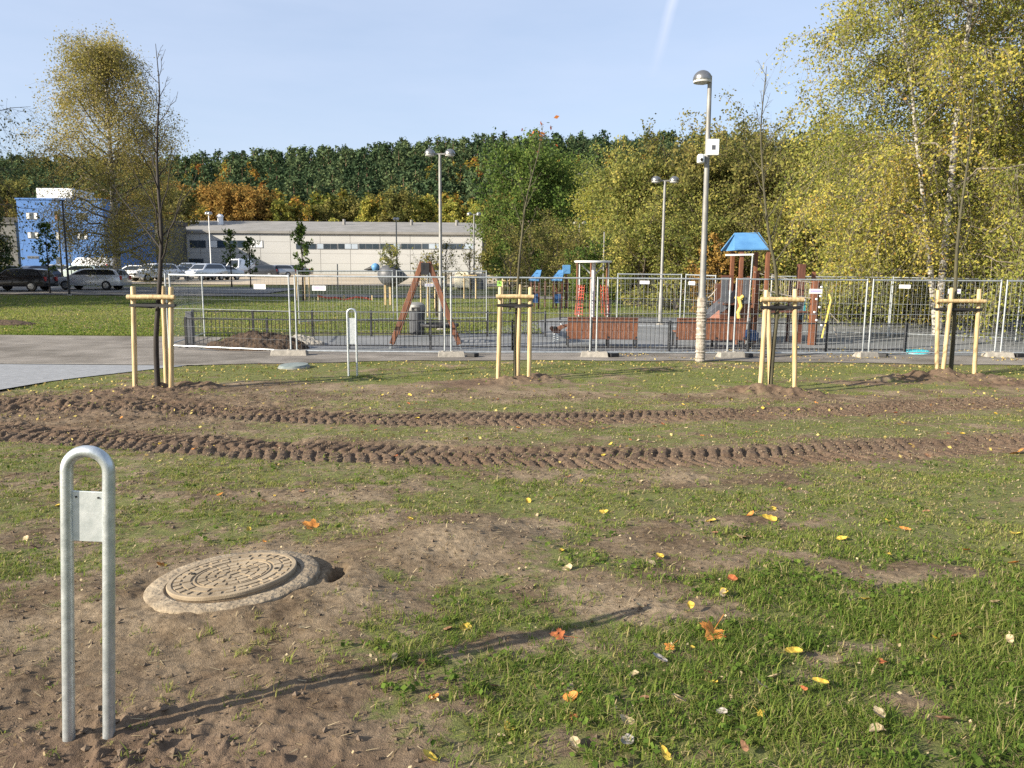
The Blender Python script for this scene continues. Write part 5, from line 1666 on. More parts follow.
# projecting left wing of the hall
xw1 = PX(186, Yh, 230) - ox; xw0 = xw1 - 26
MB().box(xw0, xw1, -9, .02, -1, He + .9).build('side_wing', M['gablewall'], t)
MB().box(xw0 - .3, xw1 + .3, -9.4, .02, He + .903, He + 1.5).build('wing_roof', M['blacksteel'], t)
for k in range(6):
    f = MB().box(xw1 - 4 - k * 4, xw1 - .8 - k * 4, -9.05, -8.98, 3.4, 5.0).build('window', M['frame'], t)
    MB().box(xw1 - 3.9 - k * 4, xw1 - .9 - k * 4, -9.07, -9.052, 3.5, 4.9).build('pane', M['glass'], f)

# blue office block
Yo = 92.0
xa, zt3 = XZ(16, 199.5, Yo); xb_ = PX(104, Yo, 230); gz = .4
t = empty('office_block', ((xa + xb_) / 2, Yo, gz)); tag(t, 'bright blue three storey block with white rooftop box at the left', 'building')
ox2 = t.location.x; Xa, Xb = xa - ox2, xb_ - ox2; Hb = zt3 - gz
MB().box(Xa, Xb, 0, 13, -1, Hb).build('wall', M['bluewall'], t)
MB().box(Xa - .1, Xb + .1, -.1, 13.1, Hb + .003, Hb + .18).build('parapet', M['bluewall'], t)
xq0, zq = XZ(36, 188, Yo + 4); xq1 = PX(72, Yo + 4, 190)
MB().box(xq0 - ox2, xq1 - ox2, 4, 9, Hb + .2, zq - gz).build('rooftop_box', M['cwall'], t)
ob = MB()
for p0, p1, q0, q1, bl_ in ((26, 38, 212.5, 219.5, 1), (27.5, 39, 232, 238.5, 1), (27.5, 39, 256, 258.5, 0), (54.5, 59.5, 212, 220.5, 1), (55.5, 60, 232, 240, 1), (56, 61, 257, 264, 0),
                            (76, 87, 213, 220, 0), (77, 88, 233, 239.5, 1)):
    a, zb_ = XZ(p0, q0, Yo); b_, za_ = XZ(p1, q1, Yo)
    a -= ox2; b_ -= ox2; za_ -= gz; zb_ -= gz
    f = MB().box(a, b_, -.05, .01, za_, zb_).build('window', M['frame'], t)
    n = 3 if b_ - a > 1 else 1
    pa = MB(); pb = MB()
    for i in range(n):
        u0 = a + (b_ - a) * i / n + .06; u1 = a + (b_ - a) * (i + 1) / n - .06
        (pb if bl_ and (i != 1 or n == 1) else pa).box(u0, u1, -.065, -.052, za_ + .07, zb_ - .07)
    if pa.v: pa.build('pane', M['glass'], f)
    if pb.v: pb.build('blind', M['blind'] if random.random() < .6 else M['pink'], f)
# grey wing left of it
xg0, xg1 = PX(-60, 96, 240), PX(17, 96, 240)
t = empty('grey_building', (xg1, 96, .4)); tag(t, 'dull grey concrete building half hidden at the left edge', 'building')
zz = XZ(10, 224, 96)[1] - .4
MB().box(xg0 - xg1, -.05, 0, 12, -1, zz).build('wall', M['greywall'], t)
f = MB()
for i in range(5):
    for lv in (.3, .62):
        f.box(-2.6 - i * 2.2, -1.2 - i * 2.2, -.04, .01, zz * lv, zz * lv + 1.1)
f.build('window', M['glass'], t)
MB().box(xg0 - xg1, -.05, -.2, 12, zz + .003, zz + .2).build('parapet', M['greywall'], t)

# ------------------------------------------------------------------ parked cars
M['tyre'] = pm('tyre', (.012, .012, .012), .8); M['rim'] = pm('alloy rim', (.35, .36, .37), .35, .8)
M['headlamp'] = pm('headlamp glass', (.6, .62, .64), .15, spec=.8); M['taillamp'] = pm('tail lamp', (.35, .02, .015), .3)
M['carglass'] = pm('car glass', (.012, .016, .02), .08, spec=.9)
PAINT = {k: pm(k + ' car paint', c, .28, m_, var=.03, coat=.6) for k, c, m_ in (
    ('black', (.012, .012, .015), .2), ('silver', (.42, .44, .46), .6), ('white', (.74, .75, .76), 0), ('mint', (.52, .62, .58), .2),
    ('dark grey', (.06, .065, .075), .4), ('navy', (.03, .045, .09), .4), ('pale grey', (.5, .51, .52), .4), ('red', (.3, .03, .02), .2), ('light silver', (.55, .57, .59), .5))}
CARS = dict(  # length, width, height, belt, silhouette of lower body (x, z) and of greenhouse, x forward +
    hatch=(4.1, 1.75, 1.47, [(-2.03, .30), (-2.05, .55), (-1.98, .92), (1.05, .93), (1.75, .80), (2.0, .66), (2.05, .45), (2.02, .28)],
           [(-1.96, .92), (-1.62, 1.38), (-1.2, 1.46), (.1, 1.47), (.45, 1.40), (1.10, .93)]),
    estate=(4.6, 1.8, 1.46, [(-2.28, .30), (-2.3, .6), (-2.25, .95), (1.2, .93), (2.0, .80), (2.25, .66), (2.3, .45), (2.27, .27)],
            [(-2.22, .95), (-1.95, 1.38), (-1.6, 1.44), (.1, 1.46), (.5, 1.39), (1.25, .93)]),
    sedan=(4.5, 1.78, 1.43, [(-2.23, .30), (-2.25, .6), (-2.18, .97), (-1.4, .99), (1.15, .93), (1.95, .80), (2.2, .66), (2.25, .45), (2.22, .27)],
           [(-1.62, .98), (-.98, 1.36), (-.6, 1.42), (.1, 1.43), (.48, 1.37), (1.2, .93)]),
    suv=(4.5, 1.85, 1.68, [(-2.22, .38), (-2.25, .7), (-2.2, 1.08), (1.15, 1.06), (1.95, .98), (2.2, .85), (2.25, .55), (2.2, .36)],
         [(-2.16, 1.08), (-1.85, 1.58), (-1.5, 1.66), (.1, 1.68), (.5, 1.60), (1.15, 1.06)]),
    van=(4.9, 1.95, 2.15, [(-2.42, .32), (-2.45, 1.1), (1.5, 1.12), (2.2, .98), (2.42, .7), (2.42, .34)],
         [(-2.43, 1.1), (-2.38, 2.05), (-2.2, 2.13), (.7, 2.15), (1.0, 2.05), (1.62, 1.11)]))


def car(kind, paint, px, Y, rz, label):
    L, Wd, H, low, top = CARS[kind]
    x = PX(px, Y, 285); z = float(G(Y)) + .05
    t = empty('parked_car' if kind != 'van' else 'parked_van', (x, Y, z), rz); tag(t, label, 'car' if kind != 'van' else 'van', 'vehicles parked before the buildings')
    w2 = Wd / 2; belt = top[0][1]
    def hw(zz): return w2 - .02 if zz <= belt + .01 else w2 - .04 - .17 * (zz - belt) / .5
    bd = MB()
    for prof_, inset in ((low, 0), (top, 1)):
        n = len(prof_); base = len(bd.v)
        for s in (-1, 1):
            for (a, b_) in prof_: bd.v.append((a, s * (hw(b_ + (.02 if inset else 0))), b_))
        bd.f.append(tuple(base + i for i in range(n))); bd.f.append(tuple(base + n + i for i in reversed(range(n))))
        for i in range(n):
            j = (i + 1) % n; bd.f.append((base + i, base + j, base + n + j, base + n + i))
    body = bd.build('body', PAINT[paint], t, bevel=.035, smooth=True)
    # side glass
    tc_ = [(a, b_) for a, b_ in top]
    cx = sum(a for a, _ in tc_) / len(tc_); cz = belt + (H - belt) * .5
    for s in (-1, 1):
        g_ = MB()
        poly = [(cx + (a - cx) * .86, (cz + (b_ - cz) * .70) + .01) for a, b_ in tc_]
        if kind == 'van': poly = [(max(a, .35), b_) for a, b_ in poly if a > -1]
        n = len(poly)
        for a, b_ in poly: g_.v.append((a, s * (hw(b_) + .012), b_))
        for a, b_ in poly: g_.v.append((a, s * (hw(b_) - .05), b_))
        g_.f.append(tuple(range(n))); g_.f.append(tuple(reversed(range(n, 2 * n))))
        for i in range(n): g_.f.append((i, (i + 1) % n, n + (i + 1) % n, n + i))
        wn = g_.build('side_window', M['carglass'], t)
    def screen(a, b_, nm):
        a = Vector((a[0], 0, a[1])); b_ = Vector((b_[0], 0, b_[1])); nr = Vector((b_.z - a.z, 0, -(b_.x - a.x))).normalized()
        if (nr.x > 0) != (a.x > cx): nr = -nr
        p, q = a.lerp(b_, .12), a.lerp(b_, .9)
        m_ = MB(); o3 = nr * .012
        m_.quadbox([tuple(p + Vector((0, -hw(p.z) + .12, 0)) - nr * .04), tuple(p + Vector((0, hw(p.z) - .12, 0)) - nr * .04), tuple(q + Vector((0, hw(q.z) - .12, 0)) - nr * .04), tuple(q + Vector((0, -hw(q.z) + .12, 0)) - nr * .04),
                    tuple(p + Vector((0, -hw(p.z) + .12, 0)) + o3), tuple(p + Vector((0, hw(p.z) - .12, 0)) + o3), tuple(q + Vector((0, hw(q.z) - .12, 0)) + o3), tuple(q + Vector((0, -hw(q.z) + .12, 0)) + o3)])
        m_.build(nm, M['carglass'], t)
    screen(top[-1], top[-2], 'windscreen')
    if kind != 'van': screen(top[0], top[1], 'rear_window')
    wr_ = .32 if kind != 'suv' else .36
    for xx in (L * .31, -L * .29):
        for s in (-1, 1):
            o = MB().lathe([(wr_ * .6, -.1), (wr_ * .93, -.1), (wr_, -.07), (wr_, .07), (wr_ * .93, .1), (wr_ * .6, .1)], 20, (xx, s * (w2 - .085), wr_), 'y').build('wheel', M['tyre'], t, smooth=True)
            MB().lathe([(wr_ * .62, .0), (wr_ * .60, .02), (wr_ * .2, .03), (.001, .03)], 12, (xx, s * (w2 - .085) + s * .09, wr_), 'y').build('rim', M['rim'], o)
    fx = low[-3][0]; fz = low[-3][1]; rx = low[1][0]
    for s in (-1, 1):
        MB().box(fx - .16, fx + .035, s * (w2 - .32) - .17, s * (w2 - .32) + .17, fz - .03, fz + .12).build('headlight', M['headlamp'], t, bevel=.02)
        MB().box(rx - .03, rx + .12, s * (w2 - .2) - .1, s * (w2 - .2) + .1, low[1][1] + .1, low[1][1] + .38).build('tail_light', M['taillamp'], t, bevel=.015)
    MB().box(fx - .02, fx + .075, -.5, .5, fz - .25, fz - .1).build('grille', M['black'], t)
    return t


LFT = PI
car('hatch', 'black', 20, 51.5, LFT + .05, 'black hatchback nearest the lawn at the left edge, side on in shade')
car('estate', 'light silver', 93, 54, LFT + .02, 'silver estate car parked side on left of the birch trunk')
car('sedan', 'dark grey', 6, 68, LFT + .5, 'dark grey car at the left edge behind the black hatchback')
car('hatch', 'navy', 33, 66, -PI / 2 - .5, 'dark navy hatchback angled behind the black hatchback')
car('hatch', 'silver', 57, 76, LFT, 'small silver car left of the mint hatchback')
car('hatch', 'mint', 80, 72, LFT + .08, 'pale mint hatchback behind the silver estate car')
car('van', 'white', 90, 84, LFT, 'white van rising behind the mint hatchback')
car('sedan', 'dark grey', 108, 75, LFT, 'dark grey car just left of the birch trunk')
car('hatch', 'white', 135, 74, LFT, 'white hatchback right of the birch trunk')
car('suv', 'white', 155, 73, -PI / 2 - .5, 'white high car with its front turned to the camera behind the staked sapling')
car('sedan', 'silver', 175, 77, -PI / 2 - .3, 'silver car right behind the left fence post')
car('suv', 'silver', 190, 82, -PI / 2, 'grey high car facing the camera under the dark hall entrance')
car('suv', 'light silver', 205, 76, -PI / 2 - .35, 'light silver high car in the middle of the row before the hall')
car('sedan', 'silver', 221, 79, -PI / 2 - .6, 'long silver car angled right of the light silver high car')
car('van', 'white', 240, 96, -PI / 2 - .2, 'small white van before the right end of the lit windows')
car('hatch', 'dark grey', 262, 92, LFT, 'dark hatchback left of the last silver car before the hall')
car('hatch', 'silver', 278, 93, LFT + .3, 'silver hatchback near the right end of the car row')
car('sedan', 'dark grey', 294, 97, LFT, 'dark car at the right end of the row before the blank hall wall')
# ------------------------------------------------------------------ grass blades
rng = np.random.default_rng(11)
LM['grass'] = leafmat('grass blades', [(.0, (.055, .10, .02)), (.35, (.125, .19, .036)), (.6, (.22, .25, .06)), (.82, (.31, .28, .11)), (1, (.42, .35, .19))], .42)
LM['litter'] = leafmat('leaf litter', [(0, (.13, .07, .035)), (.3, (.26, .17, .08)), (.6, (.40, .32, .10)), (1, (.52, .43, .17))], .2)


def lush(x, y):
    """0 thin olive turf .. 1 long dark green grass (lower right of the picture)"""
    v = sstep(-.35, 1.0, x - .20 * (y - 2.4)) * sstep(5.6, 3.4, y)
    v = np.maximum(v, .7 * np.exp(-(((x + .38) / .42) ** 2 + ((y - 3.05) / .28) ** 2)))
    return np.clip(v * (1 + .8 * fbm(x * 2.2, y * 2.2, 201, 3)), 0, 1)


def scatter(n, y0, y1, wfac=.74, w0=.6):
    """uniform over a trapezoid of ground"""
    a = rng.uniform(size=n * 2)
    y = y0 + (y1 - y0) * rng.uniform(size=n * 2)
    k = rng.uniform(size=n * 2) < (w0 + wfac * y) / (w0 + wfac * y1)
    y = y[k][:n]; x = rng.uniform(-1, 1, size=len(y)) * (w0 + wfac * y)
    return x, y


def blades(name, n_tuft, per, y0, y1, width, length, dens=1.0, spread=.03):
    x, y = scatter(n_tuft, y0, y1)
    ok = y < y_edge(x) - .05
    x, y = x[ok], y[ok]
    z, s = ground(x, y)
    lu = lush(x, y)
    s2 = s * .9 + .9 * fbm(x * 6, y * 7, 301, 4) + .5 * fbm(x * 21, y * 21, 303, 2)
    p = np.clip(1.12 - 1.75 * s2, 0.05, 1) * (.12 + .62 * sstep(.25, .8, vnoise(x * 1.7, y * 2.2, 401)) + .22 * lu) * dens
    p = np.maximum(p, .62 * lu * (s < .45) * sstep(.30, .62, vnoise(x * 5, y * 5, 403)))
    p *= (np.hypot((x - MAN_X), (y - MAN_Y)) > .5)
    k = rng.uniform(size=len(x)) < p * .85
    x, y, lu = x[k], y[k], lu[k]
    m_ = len(x)
    size = rng.uniform(.5, 1.35, size=m_) * (.65 + .75 * vnoise(x * 6, y * 6, 611)) * (.56 + .38 * lu)
    bx3 = np.repeat(x, per) + rng.normal(size=m_ * per) * spread * np.repeat(size, per)
    by3 = np.repeat(y, per) + rng.normal(size=m_ * per) * spread * np.repeat(size, per)
    bz, _ = ground(bx3, by3)
    N = len(bx3)
    L = length * np.repeat(size, per) * rng.uniform(.4, 1.35, size=N) * np.where(rng.uniform(size=N) < .06, 1.6, 1)
    a = rng.uniform(0, 2 * PI, size=N); ln = rng.uniform(.2, 1.5, size=N) ** 1.0; fat = np.where(rng.uniform(size=N) < .12, 1.9, 1.0)
    dx, dy = np.cos(a), np.sin(a)
    b0 = np.stack([bx3, by3, bz - .004], 1)
    side = np.stack([-dy, dx, np.zeros(N)], 1) * (width * .5 * fat * rng.uniform(.6, 1.4, size=N))[:, None]
    d1 = np.stack([dx * ln * .4, dy * ln * .4, np.ones(N)], 1) * (L * .5)[:, None]
    d2 = np.stack([dx * ln * 1.15, dy * ln * 1.15, np.ones(N) * .55 * (1.3 - ln * .6)], 1) * (L * .6)[:, None]
    v = np.stack([b0 - side, b0 + side, b0 + d1 + side * .85, b0 + d1 - side * .85, b0 + d1 + d2 + side * .15, b0 + d1 + d2 - side * .15], 1).reshape(-1, 3)
    i0 = np.arange(N)[:, None] * 6
    f = np.concatenate([i0 + np.array([[0, 1, 2, 3]]), i0 + np.array([[3, 2, 4, 5]])], 0)
    tn = np.repeat(.55 - .17 * lu + rng.normal(size=m_) * .10 + .5 * (fbm(x * .9, y * .9, 501, 3)), per) + rng.normal(size=N) * .11
    tn = np.where(rng.uniform(size=N) < .13, rng.uniform(.75, 1, size=N), tn)
    return v, f, np.concatenate([tn, tn])


parts = [blades('a', 40000, 9, 1.3, 4.2, .0036, .050, 1.0, .024), blades('b', 60000, 7, 4.2, 8.0, .0048, .042, .95, .03), blades('c', 78000, 5, 8.0, 18.6, .0085, .048, .95, .05)]
Vg = []; Fg = []; Tg = []; n0 = 0
for v, f, tn in parts:
    Vg.append(v); Fg.append(f + n0); Tg.append(tn); n0 += len(v)
print('grass faces', sum(len(f) for f in Fg))
tag(link('grass', np_mesh('grass', np.concatenate(Vg), np.concatenate(Fg), LM['grass'], tint=np.concatenate(Tg))),
    'patchy short grass growing round the bare soil, longer and darker at lower right', 'grass', kind='stuff')
# lawn beyond the path: short clumps
x = rng.uniform(-34, 12, size=120000); y = 24.3 + rng.uniform(size=120000) ** 1.6 * 22
k = (x > -1.0 * y) & ((x < -8.6) | (y > 25.6)); x, y = x[k], y[k]
k = (x < 1.0) | (y > 34); x, y = x[k], y[k]
C = np.stack([x, y, G(y) + .03], 1)
v, f = leaf_quads(rng, C, .085, .35)
tag(link('lawn_grass', np_mesh('lawn_grass', v, f, LM['grass'], tint=.50 + .5 * fbm(x * .4, y * .4, 77, 3) + rng.normal(size=len(x)) * .1)), 'mown green lawn beyond the path', 'grass', kind='stuff')
# dead grass straws and roots lying on turf and soil
x, y = scatter(60000, 1.3, 13); z, s = ground(x, y)
k = (rng.uniform(size=len(x)) < (.75 - .45 * s)) & (np.hypot(x - MAN_X, y - MAN_Y) > .5); x, y, z = x[k], y[k], z[k]
N = len(x); a = rng.uniform(0, 2 * PI, size=N); L = rng.uniform(.012, .05, size=N); wd = .0016 * (1 + .18 * y)
dx, dy = np.cos(a), np.sin(a); tl_ = rng.normal(size=N) * .006 + .004
c = np.stack([x, y, z + .004], 1); d = np.stack([dx * L, dy * L, tl_], 1); sd = np.stack([-dy * wd, dx * wd, np.zeros(N)], 1)
v = np.stack([c - sd, c + sd, c + d + sd * .5, c + d - sd * .5], 1).reshape(-1, 3); f = np.arange(N * 4).reshape(N, 4)
LM['straw'] = leafmat('dead straw', [(0, (.09, .06, .035)), (.5, (.24, .18, .10)), (1, (.46, .38, .24))], .15)
tag(link('dead_grass', np_mesh('dead_grass', v, f, LM['straw'], tint=rng.uniform(size=N))), 'dead grass straws lying on turf and soil', 'dead grass', kind='stuff')
# brown fragments of old leaves
x, y = scatter(9000, 1.3, 9); z, s = ground(x, y); k = (np.hypot(x - MAN_X, y - MAN_Y) > .5) & (rng.uniform(size=len(x)) < .75 - .4 * s); x, y, z = x[k], y[k], z[k]
v, f = leaf_quads(rng, np.stack([x, y, z + .012 + .012 * lush(x, y)], 1), .017, .7, flat=1.5)
tag(link('leaf_fragments', np_mesh('leaf_fragments', v, f, LM['straw'], tint=rng.uniform(size=len(x)) ** 1.5)), 'brown fragments of old leaves in the turf', 'leaf fragments', kind='stuff')
# small broad weeds in the long grass
x, y = scatter(30000, 1.3, 7.5); lu = lush(x, y); z, s = ground(x, y)
k = rng.uniform(size=len(x)) < (.04 + .35 * lu) * (s < .5) * (vnoise(x * 3, y * 3, 71) > .45); x, y, z = x[k], y[k], z[k]
x = np.repeat(x, 4) + rng.normal(size=len(x) * 4) * .013; y = np.repeat(y, 4) + rng.normal(size=len(x)) * .013; z = np.repeat(z, 4) + rng.uniform(.012, .04, size=len(x))
v, f = leaf_quads(rng, np.stack([x, y, z], 1), .026, .8, flat=1.8)
tag(link('clover', np_mesh('clover', v, f, LM['grass'], tint=.22 + rng.normal(size=len(x)) * .12)), 'small clover and broad leaved weeds among the long grass', 'weeds', kind='stuff')

# soil crumbs
cx_, cy_ = scatter(90000, 1.3, 13.5); cz_, cs_ = ground(cx_, cy_)
nearb = np.exp(-(((cx_ + 1.45) / .7) ** 2 + ((cy_ - 2.35) / .35) ** 2))
trk = np.zeros_like(cx_)
for T, hw in ((TR1, .5), (TR2, .58)):
    trk = np.maximum(trk, np.exp(-((cy_ - np.interp(cx_, T[:, 0], T[:, 1])) / hw) ** 2))
k = (rng.uniform(size=len(cx_)) < .22 * (cs_ > .40) + .9 * nearb + .5 * trk * (cs_ > .4)) & (np.hypot(cx_ - MAN_X, cy_ - MAN_Y) > .52)
cx_, cy_, cz_, nb_ = cx_[k], cy_[k], cz_[k], nearb[k]
base = np.array([[1, 0, 0], [0, 1, 0], [-1, 0, 0], [0, -1, 0], [0, 0, .9], [0, 0, -.9]]); bf = np.array([[0, 1, 4], [1, 2, 4], [2, 3, 4], [3, 0, 4], [1, 0, 5], [2, 1, 5], [3, 2, 5], [0, 3, 5]])
N = len(cx_); sz = .0025 + .008 * rng.uniform(size=N) ** 2.5 * (1 + .12 * cy_) * (1 + 1.2 * nb_ * rng.uniform(size=N))
v = base[None] * rng.uniform(.55, 1.4, size=(N, 6, 1)) * sz[:, None, None]
a = rng.uniform(0, 6.28, size=N); ca, sa = np.cos(a)[:, None], np.sin(a)[:, None]
v = np.stack([v[..., 0] * ca - v[..., 1] * sa, v[..., 0] * sa + v[..., 1] * ca, v[..., 2]], -1) + np.stack([cx_, cy_, cz_ + sz * .3], 1)[:, None, :]
f = (bf[None] + (np.arange(N) * 6)[:, None, None]).reshape(-1, 3)
tag(link('soil_crumbs', np_mesh('soil_crumbs', v.reshape(-1, 3), f, M['clod'])), 'loose brown soil crumbs on the bare ground and tracks', 'soil crumbs', kind='stuff')


# ------------------------------------------------------------------ fallen leaves
def leaf_shape(kind, seed):
    r_ = random.Random(seed)
    v = []; f = []
    if kind == 'maple':
        pts = []
        lobes = [(-2.2, .62), (-1.25, .85), (-.0, 1.0), (1.25, .85), (2.2, .62)]
        for i, (a, r) in enumerate(lobes):
            for da, k in ((-.44, .60), (-.24, .86), (-.13, .78), (0, 1), (.13, .78), (.24, .86), (.44, .60)):
                pts.append((math.sin(a + da) * r * k, math.cos(a + da) * r * k))
            if i < 4: am = (a + lobes[i + 1][0]) / 2; pts.append((math.sin(am) * .50, math.cos(am) * .50))
        pts.append((0, -.25))
    else:
        w_ = .62 if kind == 'birch' else .5
        pts = [(w_ * math.sin(t) * (1 - .25 * math.cos(t)) * (1 + .10 * (i % 2) + r_.uniform(-.12, .06)), -math.cos(t) * (1 + r_.uniform(-.06, .06))) for i, t in enumerate([2 * PI * i / 18 for i in range(18)])]
    cu = r_.uniform(.3, 1.5) if kind != 'maple' else .28; fd = r_.uniform(.2, 1.1)
    def zz(x, y): return cu * .35 * y * y + fd * .4 * abs(x) + .06 * math.sin(5 * x + 3 * y + seed) + .05
    rings = [.0, .5, 1.0]
    v.append((0, 0, zz(0, 0)))
    n = len(pts)
    for rr in rings[1:]:
        for (x, y) in pts: v.append((x * rr, y * rr, zz(x * rr, y * rr)))
    for i in range(n):
        j = (i + 1) % n
        f.append((0, 1 + i, 1 + j)); f.append((1 + i, 1 + n + i, 1 + n + j, 1 + j))
    b0 = len(v); L = .55
    v += [(-.02, -.95 if kind != 'maple' else -.2, .05), (.02, -.95 if kind != 'maple' else -.2, .05), (.02, -1.0 - L, .12), (-.02, -1.0 - L, .12)]
    f.append((b0, b0 + 1, b0 + 2, b0 + 3))
    return v, f


LC = dict(yellow=((.42, .27, .03), (.66, .48, .08)), orange=((.42, .15, .03), (.60, .26, .06)), brown=((.13, .065, .035), (.24, .13, .07)),
          beige=((.30, .22, .12), (.46, .37, .22)), russet=((.28, .07, .025), (.42, .14, .05)), grey=((.22, .19, .165), (.36, .33, .29)))
LMAT = {k: pm('fallen ' + k + ' leaf', tuple(q * .55 for q in a), .75, c2=b_, scale=1.6, spec=.25, bump=.3, bscale=5) for k, (a, b_) in LC.items()}
LME = {}
for kd in ('birch', 'oval', 'maple'):
    for s in range(3):
        for c in LC:
            v, f = leaf_shape(kd, s + 5)
            me = bpy.data.meshes.new('leaf'); me.from_pydata(v, [], f); me.materials.append(LMAT[c])
            for p in me.polygons: p.use_smooth = True
            LME[(kd, s, c)] = me
TXT = {('birch', 'yellow'): 'small yellow birch leaf lying on the ground', ('birch', 'orange'): 'small orange leaf lying on the ground', ('birch', 'brown'): 'small dark brown leaf lying on the ground',
       ('birch', 'beige'): 'small pale dry leaf lying on the ground', ('birch', 'russet'): 'small russet leaf lying on the ground', ('birch', 'grey'): 'greyish withered leaf lying on the ground'}


def fallen(x, y, size, kd, c, label=None, s=None):
    o = bpy.data.objects.new('fallen_leaf', LME[(kd, random.randrange(3) if s is None else s, c)]); COL.objects.link(o)
    lz = float(lush(np.array([x]), np.array([y]))[0])
    o.location = (x, y, GH(x, y) + .002 + .034 * lz)
    sc0 = size / 2 * 1.15
    o.scale = (sc0 * random.uniform(.85, 1.15), sc0, sc0 * random.uniform(.7, 1.1))
    o.rotation_euler = (random.uniform(-.5, .5), random.uniform(-.5, .5), random.uniform(0, 6.28))
    tag(o, label or {'birch': TXT[('birch', c)], 'oval': TXT[('birch', c)].replace('small', 'long').replace('greyish', 'long greyish'), 'maple': 'lobed ' + c + ' maple leaf lying on the ground'}[kd], 'fallen leaf', 'fallen leaves on the ground')


def fall_px(px, py, wpx, kd, c, label=None):
    x, y = unproj(px, py)
    dep = (Vector((x, y, float(G(y)))) - Vector((0, 0, CAM_Z))).dot(CM @ Vector((0, 0, -1)))
    fallen(x, y, wpx / FPX * dep, kd, c, label)


for a in [(712, 641, 32, 'maple', 'orange', 'big five lobed orange leaf lying in the grass, largest of all the leaves'),
          (313, 527, 22, 'maple', 'orange', 'curled orange leaf at the grass edge behind the manhole'),
          (560, 636, 20, 'maple', 'russet', 'red brown curled leaf beside the arch shadow on bare soil'),
          (571, 700, 14, 'birch', 'orange', 'round bright orange leaf low in the middle foreground'),
          (509, 728, 20, 'oval', 'yellow', 'long golden leaf at the bottom, left of the middle'),
          (793, 659, 16, 'birch', 'yellow', 'round yellow leaf right of the big orange maple leaf'),
          (769, 520, 13, 'birch', 'yellow', 'lower one of a yellow leaf pair in the right middle ground'), (773, 509, 11, 'birch', 'yellow', 'upper one of a yellow leaf pair in the right middle ground'),
          (305, 634, 17, 'maple', 'beige', 'pale crinkled leaf on bare soil right below the manhole'), (161, 568, 9, 'birch', 'orange', 'orange leaf touching the left rim of the manhole'),
          (660, 664, 17, 'birch', 'grey', 'greyish white leaf left of the big orange maple leaf'), (840, 672, 16, 'oval', 'beige', 'pale beige folded leaf right in the foreground grass'),
          (626, 745, 16, 'birch', 'grey', None), (723, 722, 15, 'birch', 'grey', None), (430, 758, 22, 'oval', 'yellow', None), (665, 757, 15, 'oval', 'yellow', None),
          (760, 695, 15, 'oval', 'beige', None), (775, 686, 13, 'oval', 'beige', None), (879, 722, 22, 'oval', 'beige', None), (877, 738, 20, 'birch', 'beige', None), (705, 680, 14, 'maple', 'russet', None),
          (678, 708, 14, 'birch', 'beige', None), (714, 692, 12, 'birch', 'yellow', None), (670, 653, 14, 'maple', 'orange', None), (935, 645, 14, 'birch', 'yellow', None), (945, 725, 17, 'oval', 'brown', None),
          (879, 669, 16, 'maple', 'russet', None), (744, 755, 12, 'oval', 'brown', None), (820, 690, 14, 'birch', 'yellow', None), (567, 569, 10, 'birch', 'beige', None), (652, 566, 10, 'birch', 'beige', None),
          (711, 521, 10, 'birch', 'yellow', None), (604, 513, 8, 'birch', 'yellow', None), (528, 502, 8, 'birch', 'yellow', None), (739, 538, 16, 'oval', 'beige', None), (750, 515, 12, 'oval', 'orange', None),
          (893, 530, 10, 'birch', 'yellow', None), (905, 531, 10, 'birch', 'orange', None), (1015, 536, 9, 'birch', 'yellow', None), (1014, 566, 10, 'birch', 'orange', None), (842, 539, 9, 'birch', 'yellow', None),
          (1017, 454, 14, 'birch', 'orange', None), (465, 628, 12, 'birch', 'yellow', None), (448, 630, 12, 'oval', 'brown', None), (500, 735, 14, 'oval', 'beige', None), (410, 520, 8, 'birch', 'yellow', None),
          (722, 601, 10, 'birch', 'beige', None), (732, 585, 12, 'birch', 'russet', None), (724, 600, 12, 'birch', 'yellow', None), (994, 609, 12, 'oval', 'beige', None), (645, 705, 12, 'oval', 'brown', None),
          (495, 686, 10, 'birch', 'brown', None), (570, 692, 12, 'oval', 'beige', None), (572, 720, 12, 'maple', 'russet', None), (434, 700, 10, 'birch', 'orange', None), (575, 745, 16, 'oval', 'beige', None),
          (1010, 645, 10, 'birch', 'beige', None), (865, 605, 10, 'birch', 'yellow', None), (690, 615, 9, 'birch', 'yellow', None), (640, 612, 9, 'birch', 'beige', None), (395, 662, 8, 'birch', 'beige', None)]:
    fall_px(*a)
cs = ['yellow'] * 6 + ['beige'] * 4 + ['orange'] * 2 + ['brown'] * 5 + ['russet'] * 2
x, y = scatter(700, 2.2, 13.5)
cnt = 0
for xx, yy in zip(x, y):
    if cnt >= 205: break
    if np.hypot(xx - MAN_X, yy - MAN_Y) < .5 or yy > float(y_edge(xx)) - .3: continue
    if random.random() > .45 + .5 * (xx > 0): continue
    fallen(float(xx), float(yy), random.uniform(.022, .055) * (1 + .04 * yy), random.choice(['birch', 'birch', 'birch', 'oval', 'maple']), random.choice(cs)); cnt += 1
